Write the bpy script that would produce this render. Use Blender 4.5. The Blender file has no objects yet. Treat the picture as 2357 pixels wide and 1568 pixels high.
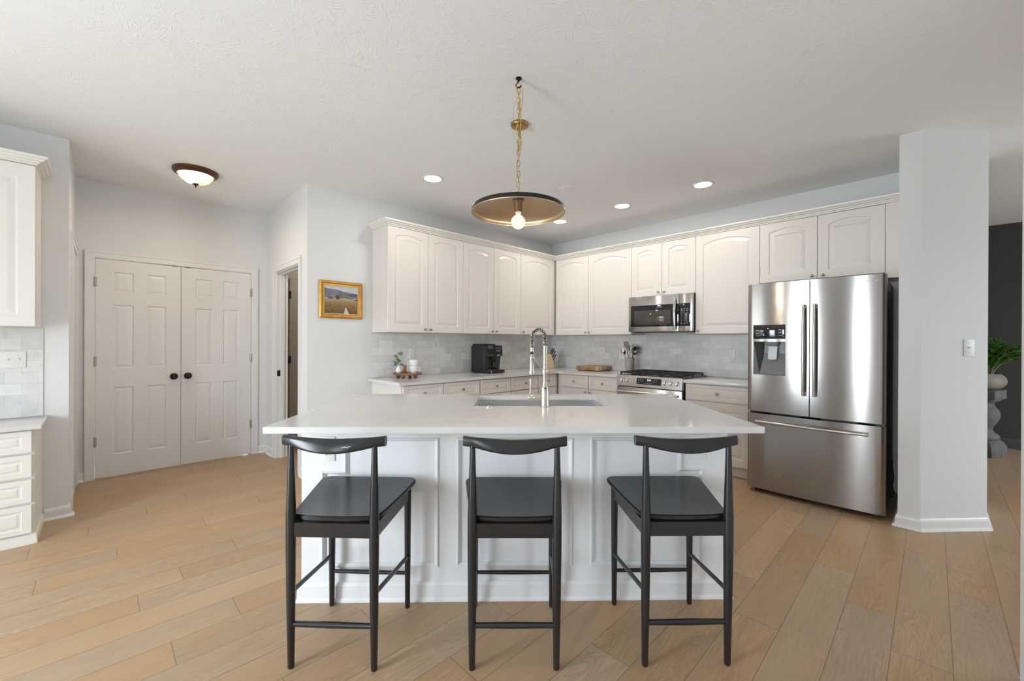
import bpy, bmesh, math, random
from mathutils import Vector, Matrix, Euler
random.seed(7)
S = bpy.context.scene
COL = S.collection
PI = math.pi

# ------------------------------------------------------------------ camera
F, CY, CAM_H = 953.34, 786.34, 1.2995
PITCH, ROLL = -0.00175, 0.0037
cam_d = bpy.data.cameras.new('camera')
cam = bpy.data.objects.new('camera', cam_d)
COL.objects.link(cam)
cam_d.sensor_fit = 'HORIZONTAL'
cam_d.sensor_width = 36.0
cam_d.lens = F / 2357.0 * 36.0
cam_d.shift_y = (CY - 784.0) / 2357.0
cam_d.clip_start = 0.02
cam.matrix_world = Matrix.Translation((0, 0, CAM_H)) @ Matrix.Rotation(PI/2 + PITCH, 4, 'X') @ Matrix.Rotation(ROLL, 4, 'Z')
S.camera = cam

# ------------------------------------------------------------------ colour management
S.view_settings.view_transform = 'Standard'
S.view_settings.look = 'None'
S.view_settings.gamma = 1.0
S.view_settings.use_curve_mapping = False
S.view_settings.exposure = 0.08

# ------------------------------------------------------------------ room frame: u runs along the back left wall, w along the back right wall
T = 0.7929
SN, CS = math.sin(T), math.cos(T)
X0, Y0 = 0.609, 6.340
ZC = 2.765
def P(u, w, z=0.0): return Vector((X0 - u*SN + w*CS, Y0 - u*CS - w*SN, z))
ROT_A = PI/2 - T       # things standing against walls that face +w
ROT_B = -T             # things standing against walls that face +u

# ------------------------------------------------------------------ world + daylight
WORLD_STRENGTH = 6.5
world = bpy.data.worlds.new('sky')
S.world = world
world.use_nodes = True
wn = world.node_tree.nodes; wl = world.node_tree.links
wn.clear()
wo = wn.new('ShaderNodeOutputWorld'); bg = wn.new('ShaderNodeBackground')
tc = wn.new('ShaderNodeTexCoord'); sp = wn.new('ShaderNodeSeparateXYZ'); rp = wn.new('ShaderNodeValToRGB')
wl.new(tc.outputs['Generated'], sp.inputs[0]); wl.new(sp.outputs['Z'], rp.inputs[0])
rp.color_ramp.elements[0].position = 0.0; rp.color_ramp.elements[0].color = (0.30, 0.31, 0.27, 1)
rp.color_ramp.elements[1].position = 0.06; rp.color_ramp.elements[1].color = (0.86, 0.93, 1.0, 1)
wl.new(rp.outputs[0], bg.inputs['Color']); bg.inputs['Strength'].default_value = WORLD_STRENGTH
wl.new(bg.outputs[0], wo.inputs['Surface'])

def area_light(name, loc, direction, sx, sy, power, color=(1, 1, 1), shape='RECTANGLE', parent=None, spread=PI):
    d = bpy.data.lights.new(name, 'AREA'); d.shape = shape; d.size = sx
    if shape in ('RECTANGLE', 'ELLIPSE'): d.size_y = sy
    d.energy = power; d.color = color; d.spread = spread
    o = bpy.data.objects.new(name, d); COL.objects.link(o)
    o.location = loc
    o.rotation_euler = Vector(direction).to_track_quat('-Z', 'Y').to_euler()
    if parent:
        o.parent = parent
    return o
UE = 7.20              # window wall
WIN = [(-0.28, 0.60, 'W1'), (1.62, 2.58, 'W2'), (3.74, 4.06, 'W3')]
POW = dict(W1=4.0, W2=104.0, W3=44.0, WR=3.0, DIN=64.0, LIV=0.3, DL=5.0)   # w ranges of the windows
DU = Vector((SN, CS, 0))      # -u direction (into the room from the window wall)
DW = Vector((CS, -SN, 0))     # +w direction
for a, b, k_ in WIN:
    area_light('daylight', P(UE + 0.32, (a+b)/2, 1.08 if k_ == 'W2' else 1.35), DU, b - a, 2.08 if k_ == 'W2' else 1.9, POW[k_], (0.81, 0.915, 1.0))
area_light('daylight', P(6.15, 4.331 + 0.36, 1.35), -DW, 1.5, 1.9, POW['WR'], (0.81, 0.915, 1.0))  # side fill through the window added beside the camera
# dining room daylight (its windows are on the far right)
area_light('daylight', P(-0.9, 8.25, 1.45), -DW, 2.2, 1.7, POW['DIN'], (0.86, 0.94, 1.0))

# unseen fill lamps added under the ceiling behind the camera
for u_, w_ in ((5.7, 1.0), (5.7, 3.2), (6.7, 2.1)):
    area_light('living_area_lamp', P(u_, w_, ZC - 0.02), (0, 0, -1), 0.18, 0.18, POW['LIV'], (0.97, 0.97, 1.0), 'DISK')
# ------------------------------------------------------------------ material helpers
MATS = {}
def base_mat(name):
    m = bpy.data.materials.new(name); m.use_nodes = True
    nt = m.node_tree; b = nt.nodes['Principled BSDF']
    MATS[name] = m
    return m, nt, b
def mat(name, color, rough=0.5, metal=0.0, bump=None, spec=None, emit=None, coat=None, trans=None, var=None):
    if name in MATS: return MATS[name]
    m, nt, b = base_mat(name)
    b.inputs['Base Color'].default_value = (*color, 1)
    b.inputs['Roughness'].default_value = rough
    b.inputs['Metallic'].default_value = metal
    if spec is not None: b.inputs['Specular IOR Level'].default_value = spec
    if coat: b.inputs['Coat Weight'].default_value = coat; b.inputs['Coat Roughness'].default_value = 0.08
    if trans: b.inputs['Transmission Weight'].default_value = trans; b.inputs['IOR'].default_value = 1.45
    if emit: b.inputs['Emission Color'].default_value = (*emit[0], 1); b.inputs['Emission Strength'].default_value = emit[1]
    N, L = nt.nodes, nt.links
    if bump or var:
        co = N.new('ShaderNodeTexCoord')
    if bump:   # (scale, strength, distance)
        n = N.new('ShaderNodeTexNoise'); n.inputs['Scale'].default_value = bump[0]; n.inputs['Detail'].default_value = 3
        bp = N.new('ShaderNodeBump'); bp.inputs['Strength'].default_value = bump[1]; bp.inputs['Distance'].default_value = bump[2]
        L.new(co.outputs['Object'], n.inputs['Vector']); L.new(n.outputs['Fac'], bp.inputs['Height']); L.new(bp.outputs[0], b.inputs['Normal'])
    if var:    # (scale, color2)
        n = N.new('ShaderNodeTexNoise'); n.inputs['Scale'].default_value = var[0]; n.inputs['Detail'].default_value = 4
        mp = N.new('ShaderNodeMapping'); mp.inputs['Scale'].default_value = var[2] if len(var) > 2 else (1, 1, 1)
        r = N.new('ShaderNodeValToRGB'); r.color_ramp.elements[0].position = 0.35; r.color_ramp.elements[1].position = 0.65
        r.color_ramp.elements[0].color = (*color, 1); r.color_ramp.elements[1].color = (*var[1], 1)
        L.new(co.outputs['Object'], mp.inputs[0]); L.new(mp.outputs[0], n.inputs['Vector']); L.new(n.outputs['Fac'], r.inputs[0]); L.new(r.outputs[0], b.inputs['Base Color'])
    return m
class NT:
    """little node builder"""
    def __init__(s, nt): s.nt = nt; s.N = nt.nodes; s.L = nt.links
    def link(s, a, b): s.L.new(a, b)
    def set(s, sock, v):
        if hasattr(v, 'is_linked') or isinstance(v, bpy.types.NodeSocket): s.L.new(v, sock)
        else: sock.default_value = v
    def math(s, op, a, b=0.0, c=None, clamp=False):
        n = s.N.new('ShaderNodeMath'); n.operation = op; n.use_clamp = clamp
        s.set(n.inputs[0], a); s.set(n.inputs[1], b)
        if c is not None: s.set(n.inputs[2], c)
        return n.outputs[0]
    def xyz(s, x, y, z):
        n = s.N.new('ShaderNodeCombineXYZ'); s.set(n.inputs[0], x); s.set(n.inputs[1], y); s.set(n.inputs[2], z); return n.outputs[0]
    def sep(s, v):
        n = s.N.new('ShaderNodeSeparateXYZ'); s.L.new(v, n.inputs[0]); return n.outputs
    def dot(s, v, w):
        n = s.N.new('ShaderNodeVectorMath'); n.operation = 'DOT_PRODUCT'; s.L.new(v, n.inputs[0]); n.inputs[1].default_value = w; return n.outputs['Value']
    def noise(s, v, scale, detail=2, rough=0.5, dist=0.0, out='Fac'):
        n = s.N.new('ShaderNodeTexNoise'); s.L.new(v, n.inputs['Vector']); n.inputs['Scale'].default_value = scale
        n.inputs['Detail'].default_value = detail; n.inputs['Roughness'].default_value = rough; n.inputs['Distortion'].default_value = dist
        return n.outputs[out]
    def white(s, v, out='Value'):
        n = s.N.new('ShaderNodeTexWhiteNoise'); n.noise_dimensions = '3D'; s.L.new(v, n.inputs['Vector']); return n.outputs[out]
    def ramp(s, f, stops):
        n = s.N.new('ShaderNodeValToRGB'); cr = n.color_ramp
        while len(cr.elements) < len(stops): cr.elements.new(0.5)
        for e, (p, c) in zip(cr.elements, stops):
            e.position = p; e.color = (*c, 1) if len(c) == 3 else c
        s.L.new(f, n.inputs[0]); return n.outputs[0]
    def mix(s, f, a, b, mode='MIX'):
        n = s.N.new('ShaderNodeMix'); n.data_type = 'RGBA'; n.blend_type = mode
        s.set(n.inputs[0], f); s.set(n.inputs[6], a); s.set(n.inputs[7], b); return n.outputs[2]
    def bump(s, h, strength, dist, normal=None):
        n = s.N.new('ShaderNodeBump'); s.L.new(h, n.inputs['Height']); n.inputs['Strength'].default_value = strength; n.inputs['Distance'].default_value = dist
        if normal is not None: s.L.new(normal, n.inputs['Normal'])
        return n.outputs[0]
    def coord(s, which='Object'):
        return s.N.new('ShaderNodeTexCoord').outputs[which]

# --- floor planks
def floor_material():
    m, nt, b = base_mat('oak_plank_floor'); g = NT(nt)
    co = g.coord('Object')
    u = g.math('SUBTRACT', X0*SN + Y0*CS, g.dot(co, (SN, CS, 0)))
    w = g.math('ADD', -X0*CS + Y0*SN, g.dot(co, (CS, -SN, 0)))
    PW, PL = 0.181, 1.22
    wr = g.math('DIVIDE', g.math('ADD', w, 0.011), PW)
    row = g.math('FLOOR', wr); fw = g.math('SUBTRACT', wr, row)
    jit = g.white(g.xyz(row, 3.3, 1.7))
    off = g.math('ADD', g.math('MULTIPLY', row, -0.335*1.0), g.math('MULTIPLY', jit, 0.25))
    ur = g.math('DIVIDE', g.math('ADD', g.math('ADD', u, off), 30*PL - 0.455 + 19*0.335), PL)
    colm = g.math('FLOOR', ur); fu = g.math('SUBTRACT', ur, colm)
    idv = g.xyz(row, colm, 5.0)
    rnd = g.white(idv)
    rndc = g.N.new('ShaderNodeTexWhiteNoise'); rndc.noise_dimensions = '3D'; g.L.new(idv, rndc.inputs['Vector'])
    r3 = g.sep(rndc.outputs['Color'])
    # grain coordinates, shifted plank by plank
    gx = g.math('ADD', u, g.math('MULTIPLY', r3[0], 40.0)); gy = g.math('ADD', w, g.math('MULTIPLY', r3[1], 40.0))
    gv = g.xyz(g.math('MULTIPLY', gx, 0.9), g.math('MULTIPLY', gy, 7.0), r3[2])
    big = g.noise(gv, 1.6, 3, 0.5, 1.0)
    rings = g.math('SINE', g.math('ADD', g.math('MULTIPLY', big, 95.0), g.math('MULTIPLY', g.noise(gv, 14.0, 2), 2.5)))
    cath = g.ramp(g.noise(g.xyz(g.math('MULTIPLY', gx, 1.0), g.math('MULTIPLY', gy, 3.0), 7.0), 1.4, 2), [(0.40, (0.12, 0.12, 0.12)), (0.60, (1, 1, 1))])
    rings = g.math('MULTIPLY', rings, cath)
    fine = g.noise(g.xyz(g.math('MULTIPLY', gx, 5.0), g.math('MULTIPLY', gy, 110.0), 0.0), 1.0, 3, 0.6)
    blot = g.noise(g.xyz(g.math('MULTIPLY', gx, 1.6), g.math('MULTIPLY', gy, 4.0), 2.0), 1.0, 3, 0.55)
    tone = g.ramp(rnd, [(0.0, (0.415, 0.276, 0.158)), (0.35, (0.445, 0.296, 0.168)), (0.7, (0.405, 0.298, 0.192)), (1.0, (0.475, 0.330, 0.198))])
    k = g.math('ADD', g.math('MULTIPLY', rings, 0.085), g.math('MULTIPLY', g.math('SUBTRACT', fine, 0.5), 0.32))
    k = g.math('ADD', k, g.math('MULTIPLY', g.math('SUBTRACT', blot, 0.5), 0.30))
    k = g.math('ADD', k, 1.0)
    vm = g.N.new('ShaderNodeVectorMath'); vm.operation = 'SCALE'; g.L.new(tone, vm.inputs[0]); g.L.new(k, vm.inputs['Scale'])
    tint = g.noise(g.xyz(g.math('MULTIPLY', gx, 0.8), g.math('MULTIPLY', gy, 2.2), 9.0), 1.3, 2)
    colr = g.mix(1.0, vm.outputs[0], g.ramp(tint, [(0.35, (1.04, 0.985, 0.92)), (0.65, (0.98, 1.0, 1.04))]), 'MULTIPLY')
    # joints
    dw = g.math('MULTIPLY', g.math('MINIMUM', fw, g.math('SUBTRACT', 1.0, fw)), PW)
    du = g.math('MULTIPLY', g.math('MINIMUM', fu, g.math('SUBTRACT', 1.0, fu)), PL)
    dmin = g.math('MINIMUM', dw, du)
    gap = g.math('LESS_THAN', dmin, 0.0013)
    colr = g.mix(g.math('MULTIPLY', gap, 0.78), colr, (0.12, 0.085, 0.055, 1))
    g.L.new(colr, b.inputs['Base Color'])
    h = g.math('ADD', g.math('MULTIPLY', g.math('MINIMUM', dmin, 0.003), 200.0), g.math('ADD', g.math('MULTIPLY', fine, 0.25), g.math('MULTIPLY', rings, 0.07)))
    g.L.new(g.bump(h, 0.35, 0.0012), b.inputs['Normal'])
    g.set(b.inputs['Roughness'], g.math('ADD', 0.36, g.math('MULTIPLY', fine, 0.16)))
    return m

# --- ceiling with trowel-stroke texture
def ceiling_material():
    m, nt, b = base_mat('stroke_textured_ceiling'); g = NT(nt)
    b.inputs['Base Color'].default_value = (0.88, 0.885, 0.89, 1); b.inputs['Roughness'].default_value = 0.9
    co = g.coord('Object')
    warp = g.noise(co, 3.0, 2, 0.5, 0.0, 'Color')
    wv = g.N.new('ShaderNodeVectorMath'); wv.operation = 'MULTIPLY_ADD'
    g.L.new(warp, wv.inputs[0]); wv.inputs[1].default_value = (0.10, 0.10, 0.0); g.L.new(co, wv.inputs[2])
    hs = []
    for i, (sc, seed) in enumerate(((8.5, 0.0), (10.5, 13.0))):
        ad = g.N.new('ShaderNodeVectorMath'); ad.operation = 'ADD'; g.L.new(wv.outputs[0], ad.inputs[0]); ad.inputs[1].default_value = (seed, seed*0.7, 0)
        vo = g.N.new('ShaderNodeTexVoronoi'); vo.voronoi_dimensions = '2D'; vo.inputs['Scale'].default_value = sc; g.L.new(ad.outputs[0], vo.inputs['Vector'])
        ro = g.N.new('ShaderNodeVectorRotate'); ro.rotation_type = 'Z_AXIS'; g.L.new(ad.outputs[0], ro.inputs['Vector'])
        cs = g.sep(vo.outputs['Color']); g.L.new(g.math('MULTIPLY', cs[0], 6.283), ro.inputs['Angle'])
        st = g.N.new('ShaderNodeVectorMath'); st.operation = 'MULTIPLY'; g.L.new(ro.outputs[0], st.inputs[0]); st.inputs[1].default_value = (20, 98, 1)
        n = g.noise(st.outputs[0], 1.0, 1, 0.4, 0.4)
        r = g.ramp(n, [(0.57, (0, 0, 0)), (0.65, (1, 1, 1))])
        edge = g.ramp(vo.outputs['Distance'], [(0.30, (1, 1, 1)), (0.55, (0.0, 0.0, 0.0))])
        hs.append(g.math('MULTIPLY', r, edge))
    h = g.math('MAXIMUM', hs[0], hs[1])
    h = g.math('ADD', h, g.math('MULTIPLY', g.noise(co, 45.0, 3), 0.25))
    patch = g.ramp(g.noise(co, 1.7, 3, 0.6), [(0.38, (0.45, 0.45, 0.45)), (0.60, (1, 1, 1))])
    h = g.math('MULTIPLY', h, patch)
    g.L.new(g.bump(h, 0.34, 0.0035), b.inputs['Normal'])
    return m

# --- marble subway tile (local x along the wall, z up)
def tile_material():
    m, nt, b = base_mat('marble_subway_tile'); g = NT(nt)
    s = g.sep(g.coord('Object')); v = g.xyz(s[0], s[2], 0.0)
    br = g.N.new('ShaderNodeTexBrick'); g.L.new(v, br.inputs['Vector'])
    br.offset = 0.5; br.inputs['Scale'].default_value = 1.0
    br.inputs['Brick Width'].default_value = 0.154; br.inputs['Row Height'].default_value = 0.0785
    br.inputs['Mortar Size'].default_value = 0.0012; br.inputs['Mortar Smooth'].default_value = 0.3; br.inputs['Bias'].default_value = 0.0
    br.inputs['Color1'].default_value = (0.82, 0.82, 0.815, 1); br.inputs['Color2'].default_value = (0.67, 0.67, 0.67, 1)
    br.inputs['Mortar'].default_value = (0.62, 0.62, 0.61, 1)
    # veins differ from tile to tile: shift the marble by a per-tile amount
    row = g.math('FLOOR', g.math('DIVIDE', s[2], 0.0785)); par = g.math('MULTIPLY', g.math('MODULO', row, 2.0), 0.5)
    tl = g.math('FLOOR', g.math('SUBTRACT', g.math('DIVIDE', s[0], 0.154), par))
    wn_ = g.N.new('ShaderNodeTexWhiteNoise'); wn_.noise_dimensions = '3D'; g.L.new(g.xyz(tl, row, 2.0), wn_.inputs['Vector'])
    w3 = g.sep(wn_.outputs['Color'])
    vv = g.xyz(g.math('ADD', s[0], g.math('MULTIPLY', w3[0], 9.0)), g.math('ADD', s[2], g.math('MULTIPLY', w3[1], 9.0)), 0.0)
    n1 = g.noise(vv, 4.5, 5, 0.55, 0.8)
    vein = g.ramp(n1, [(0.44, (1, 1, 1)), (0.49, (0.93, 0.935, 0.94)), (0.505, (0.80, 0.81, 0.83)), (0.52, (0.95, 0.95, 0.955)), (0.60, (1, 1, 1))])
    msk = g.ramp(g.noise(vv, 2.6, 2), [(0.50, (0, 0, 0)), (0.62, (0.8, 0.8, 0.8))])
    cloud = g.ramp(g.noise(vv, 9.0, 3, 0.5), [(0.3, (0.90, 0.91, 0.93)), (0.7, (1.05, 1.04, 1.02))])
    c = g.mix(1.0, br.outputs['Color'], cloud, 'MULTIPLY'); c = g.mix(msk, c, g.mix(1.0, c, vein, 'MULTIPLY'))
    g.L.new(c, b.inputs['Base Color'])
    inv = g.math('SUBTRACT', 1.0, br.outputs['Fac'])
    g.L.new(g.bump(inv, 0.5, 0.001), b.inputs['Normal'])
    b.inputs['Roughness'].default_value = 0.28
    return m

def quartz_material():
    m, nt, b = base_mat('white_veined_quartz'); g = NT(nt)
    co = g.coord('Object')
    n1 = g.noise(co, 1.1, 6, 0.5, 0.9)
    v1 = g.ramp(n1, [(0.470, (1, 1, 1)), (0.494, (0.92, 0.91, 0.895)), (0.5, (0.72, 0.70, 0.67)), (0.506, (0.93, 0.92, 0.91)), (0.54, (1, 1, 1))])
    msk = g.noise(co, 1.1, 2)
    f = g.ramp(msk, [(0.50, (0, 0, 0)), (0.60, (1, 1, 1))])
    cl = g.ramp(g.noise(co, 3.0, 3), [(0.3, (0.70, 0.69, 0.675)), (0.7, (0.74, 0.735, 0.725))])
    c = g.mix(f, cl, g.mix(1.0, cl, v1, 'MULTIPLY'))
    g.L.new(c, b.inputs['Base Color'])
    b.inputs['Roughness'].default_value = 0.13
    return m

def brushed(name, color, rough, aniso, tangent, streak=(1, 1, 1), sc=60, dist=0.0004):
    m, nt, b = base_mat(name); g = NT(nt)
    b.inputs['Base Color'].default_value = (*color, 1); b.inputs['Metallic'].default_value = 1.0
    b.inputs['Roughness'].default_value = rough; b.inputs['Anisotropic'].default_value = aniso
    g.L.new(g.xyz(*tangent), b.inputs['Tangent'])
    mp = g.N.new('ShaderNodeMapping'); mp.inputs['Scale'].default_value = streak; g.L.new(g.coord('Object'), mp.inputs[0])
    g.set(b.inputs['Roughness'], g.math('ADD', rough - 0.03, g.math('MULTIPLY', g.noise(mp.outputs[0], sc, 2), 0.07)))
    return m

def wood_material(name, c1, c2, scale=(2, 20, 2), rough=0.5):
    m, nt, b = base_mat(name); g = NT(nt)
    mp = g.N.new('ShaderNodeMapping'); mp.inputs['Scale'].default_value = scale; g.L.new(g.coord('Object'), mp.inputs[0])
    n = g.noise(mp.outputs[0], 4.0, 4, 0.6, 0.6)
    g.L.new(g.ramp(n, [(0.3, c1), (0.7, c2)]), b.inputs['Base Color']); b.inputs['Roughness'].default_value = rough
    return m

def checker_wood():
    m, nt, b = base_mat('end_grain_wood'); g = NT(nt)
    s = g.sep(g.coord('Object'))
    ix = g.math('FLOOR', g.math('MULTIPLY', s[0], 36.0)); iy = g.math('FLOOR', g.math('MULTIPLY', s[1], 36.0))
    r = g.white(g.xyz(ix, iy, 1.0))
    c = g.ramp(r, [(0.0, (0.20, 0.085, 0.035)), (0.35, (0.36, 0.18, 0.075)), (0.65, (0.47, 0.28, 0.13)), (1.0, (0.62, 0.44, 0.26))])
    n = g.noise(g.coord('Object'), 120.0, 3)
    c = g.mix(0.25, c, g.ramp(n, [(0.3, (0.25, 0.12, 0.05)), (0.7, (0.6, 0.4, 0.22))]))
    g.L.new(c, b.inputs['Base Color']); b.inputs['Roughness'].default_value = 0.45
    return m

def painting_material():
    """loose landscape: sky, hills, meadow, white path. Local x 0..1, z 0..1 via generated coords"""
    m, nt, b = base_mat('landscape_painting'); g = NT(nt)
    s = g.sep(g.coord('Generated')); x, z = s[0], s[2]
    co = g.xyz(x, z, 0.0)
    nz = g.noise(co, 6.0, 4, 0.6)
    sky = g.ramp(g.noise(co, 3.0, 2), [(0.3, (0.50, 0.52, 0.53)), (0.7, (0.62, 0.60, 0.58))])
    # hills: height falls to the right
    hh = g.math('ADD', g.math('MULTIPLY', g.noise(g.xyz(x, 0.0, 0.0), 4.0, 3), 0.12), g.math('SUBTRACT', 0.86, g.math('MULTIPLY', x, 0.17)))
    hill = g.ramp(g.noise(co, 5.0, 3), [(0.3, (0.13, 0.14, 0.19)), (0.7, (0.24, 0.23, 0.27))])
    hm = g.math('LESS_THAN', z, hh)
    c = g.mix(hm, sky, hill)
    # far meadow + near grass
    zz = g.math('ADD', z, g.math('MULTIPLY', g.math('SUBTRACT', nz, 0.5), 0.03))
    far = g.ramp(zz, [(0.0, (0.16, 0.09, 0.035)), (0.28, (0.26, 0.16, 0.06)), (0.42, (0.36, 0.25, 0.10)), (0.48, (0.42, 0.34, 0.24)), (0.56, (0.46, 0.38, 0.24))])
    gr = g.ramp(g.noise(g.xyz(g.math('MULTIPLY', x, 2.0), g.math('MULTIPLY', z, 5.0), 0.0), 5.0, 5, 0.7), [(0.35, (0.62, 0.58, 0.5)), (0.65, (1.15, 1.15, 1.1))])
    far = g.mix(1.0, far, gr, 'MULTIPLY')
    c = g.mix(g.math('LESS_THAN', zz, 0.57), c, far)
    # trees: blobs
    def blob(cx, cz, rx, rz, col, c):
        dx = g.math('DIVIDE', g.math('SUBTRACT', x, cx), rx); dz = g.math('DIVIDE', g.math('SUBTRACT', z, cz), rz)
        d = g.math('ADD', g.math('MULTIPLY', dx, dx), g.math('MULTIPLY', dz, dz))
        d = g.math('ADD', d, g.math('MULTIPLY', g.math('SUBTRACT', g.noise(co, 16.0, 3), 0.5), 0.9))
        return g.mix(g.math('LESS_THAN', d, 1.0), c, (*col, 1))
    c = blob(0.49, 0.68, 0.05, 0.09, (0.14, 0.14, 0.16), c)
    c = blob(0.66, 0.67, 0.09, 0.10, (0.16, 0.16, 0.13), c)
    c = blob(0.86, 0.70, 0.16, 0.06, (0.08, 0.10, 0.15), c)
    c = blob(0.39, 0.59, 0.06, 0.08, (0.07, 0.045, 0.02), c)
    c = blob(0.18, 0.56, 0.07, 0.03, (0.08, 0.06, 0.03), c)
    c = blob(0.75, 0.59, 0.07, 0.02, (0.10, 0.07, 0.04), c)
    c = blob(0.96, 0.52, 0.07, 0.03, (0.16, 0.09, 0.04), c)
    # white path widening to the bottom
    cxp = g.math('ADD', 0.655, g.math('MULTIPLY', z, -0.10))
    wd = g.math('MULTIPLY', g.math('SUBTRACT', 0.26, z), 0.30)
    pm = g.math('LESS_THAN', g.math('ABSOLUTE', g.math('SUBTRACT', x, cxp)), wd)
    c = g.mix(pm, c, (0.60, 0.60, 0.66, 1))
    g.L.new(c, b.inputs['Base Color']); b.inputs['Roughness'].default_value = 0.55
    g.L.new(g.bump(g.noise(co, 60.0, 3), 0.3, 0.001), b.inputs['Normal'])
    return m

FLOOR = floor_material(); CEIL = ceiling_material(); TILE = tile_material(); QUARTZ = quartz_material()
WALL = mat('wall_paint', (0.765, 0.77, 0.775), 0.7, bump=(180, 0.12, 0.0006))
DARKWALL = mat('charcoal_wall_paint', (0.045, 0.042, 0.041), 0.7)
DARKTRIM = mat('charcoal_trim_paint', (0.06, 0.06, 0.065), 0.45)
TRIM = mat('white_trim_paint', (0.80, 0.80, 0.79), 0.35)
DOORP = mat('white_door_paint', (0.78, 0.775, 0.765), 0.4)
SHADEDOOR = mat('greige_door_paint', (0.42, 0.37, 0.31), 0.45)  # hall door and casing, lack of light darkened into the paint
CAB = mat('cream_cabinet_paint', (0.775, 0.725, 0.68), 0.32)
CABL = mat('ivory_cabinet_paint', (0.81, 0.79, 0.74), 0.32)
ISL = mat('cool_white_island_paint', (0.78, 0.785, 0.80), 0.35)
BLACKW = mat('black_lacquered_wood', (0.0135, 0.0145, 0.0165), 0.26, spec=0.6, bump=(70, 0.06, 0.0006))
NICKEL = mat('aged_nickel', (0.42, 0.37, 0.29), 0.28, 1.0)
BLACKM = mat('oil_rubbed_black_metal', (0.02, 0.018, 0.016), 0.32, 0.6)
HINGE = mat('satin_nickel', (0.50, 0.47, 0.42), 0.35, 1.0)
STEEL = brushed('brushed_stainless', (0.37, 0.355, 0.34), 0.18, 0.90, (0.0, 0.0, 1.0), (0.5, 0.5, 60), 12)
STEELH = brushed('brushed_stainless_horizontal', (0.52, 0.505, 0.485), 0.22, 0.8, (0.0, 0.0, 1.0), (0.8, 0.8, 60), 12)
STEELS = mat('satin_stainless_bar', (0.62, 0.60, 0.57), 0.22, 1.0)
FAUCET = mat('brushed_nickel', (0.60, 0.56, 0.49), 0.24, 1.0)
CHROME = mat('chrome', (0.75, 0.75, 0.76), 0.08, 1.0)
SINKM = mat('sink_stainless', (0.74, 0.75, 0.77), 0.36, 1.0)
BGLASS = mat('black_glass', (0.012, 0.012, 0.014), 0.06, spec=0.6)
MWGLASS = mat('microwave_window', (0.05, 0.045, 0.04), 0.05, spec=0.8)
BPLAST = mat('black_plastic', (0.022, 0.022, 0.024), 0.35)
BGLOSS = mat('gloss_black_plastic', (0.012, 0.012, 0.013), 0.08, spec=0.7)
GPLAST = mat('dark_grey_plastic', (0.075, 0.078, 0.082), 0.4)
MGREY = mat('mid_grey_plastic', (0.22, 0.22, 0.225), 0.35)
FSIDE = mat('fridge_side_paint', (0.06, 0.055, 0.052), 0.45)
IRON = mat('cast_iron', (0.018, 0.017, 0.016), 0.55)
PLATE = mat('white_plate_plastic', (0.80, 0.80, 0.79), 0.45)
SLOT = mat('dark_slot', (0.03, 0.03, 0.03), 0.6)
CERAM = mat('white_ceramic', (0.86, 0.86, 0.86), 0.15)
GOLD = mat('gilded_frame', (0.62, 0.34, 0.075), 0.34, 0.75, var=(14, (0.50, 0.25, 0.05)))
GOLD2 = mat('pale_gilt_lip', (0.70, 0.50, 0.22), 0.35, 0.6)
BRASS = mat('antique_brass', (0.44, 0.29, 0.12), 0.28, 1.0)
BRASSIN = mat('brushed_brass_inner_shade', (0.50, 0.41, 0.30), 0.38, 1.0)
CORD = mat('gold_fabric_cord', (0.62, 0.42, 0.10), 0.6)
SHADEB = mat('dark_bronze_shade', (0.035, 0.033, 0.033), 0.35, 0.7)
GLASS = mat('lit_bulb_glass', (1, 1, 1), 0.0, trans=1.0, emit=((1.0, 0.93, 0.82), 0.35))
GLASS.node_tree.nodes['Principled BSDF'].inputs['IOR'].default_value = 1.07
SOCKET = mat('brushed_bronze_socket', (0.40, 0.33, 0.24), 0.32, 1.0)
BULB = mat('glowing_filament', (1, 0.9, 0.75), 0.5, emit=((1.0, 0.88, 0.70), 70.0))
LENS = mat('downlight_lens', (1, 1, 1), 0.5, emit=((1.0, 0.95, 0.88), 7.0))
BRONZE = mat('rubbed_bronze', (0.13, 0.062, 0.036), 0.34, 0.8)
WOODR = wood_material('reclaimed_wood', (0.13, 0.055, 0.022), (0.36, 0.19, 0.085), (3, 14, 3))
BLOCKW = wood_material('light_beech_wood', (0.52, 0.36, 0.21), (0.66, 0.48, 0.31), (3, 3, 14))
EGRAIN = checker_wood()
LEAF = mat('eucalyptus_leaf', (0.13, 0.17, 0.09), 0.5, var=(20, (0.09, 0.13, 0.065)))
ZLEAF = mat('glossy_green_leaf', (0.025, 0.085, 0.015), 0.16, var=(7, (0.10, 0.27, 0.02)), spec=0.8)
ZSTEM = mat('pale_green_stem', (0.17, 0.21, 0.07), 0.4)
STONE = mat('grey_stone', (0.095, 0.094, 0.091), 0.8, bump=(25, 0.3, 0.003), var=(8, (0.145, 0.142, 0.136)))
POTM = mat('beige_stoneware_pot', (0.27, 0.235, 0.205), 0.65, bump=(60, 0.15, 0.001), var=(6, (0.22, 0.185, 0.16)))
SOIL = mat('dark_potting_soil', (0.03, 0.022, 0.016), 0.95)
CROCK = mat('grey_marble_crock', (0.44, 0.41, 0.38), 0.4, var=(12, (0.30, 0.275, 0.255), (1, 1, 0.5)))
AMBER = mat('copper_brown_glass', (0.32, 0.13, 0.05), 0.25, 0.3)
PAINTING = painting_material()
DISPLAY = mat('lit_display', (0.02, 0.02, 0.02), 0.3, emit=((0.75, 0.85, 1.0), 2.2))
BLUE = mat('blue_indicator', (0.02, 0.1, 0.4), 0.3, emit=((0.03, 0.22, 0.9), 1.2))
MARK = mat('pale_panel_print', (0.55, 0.56, 0.57), 0.5)
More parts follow.
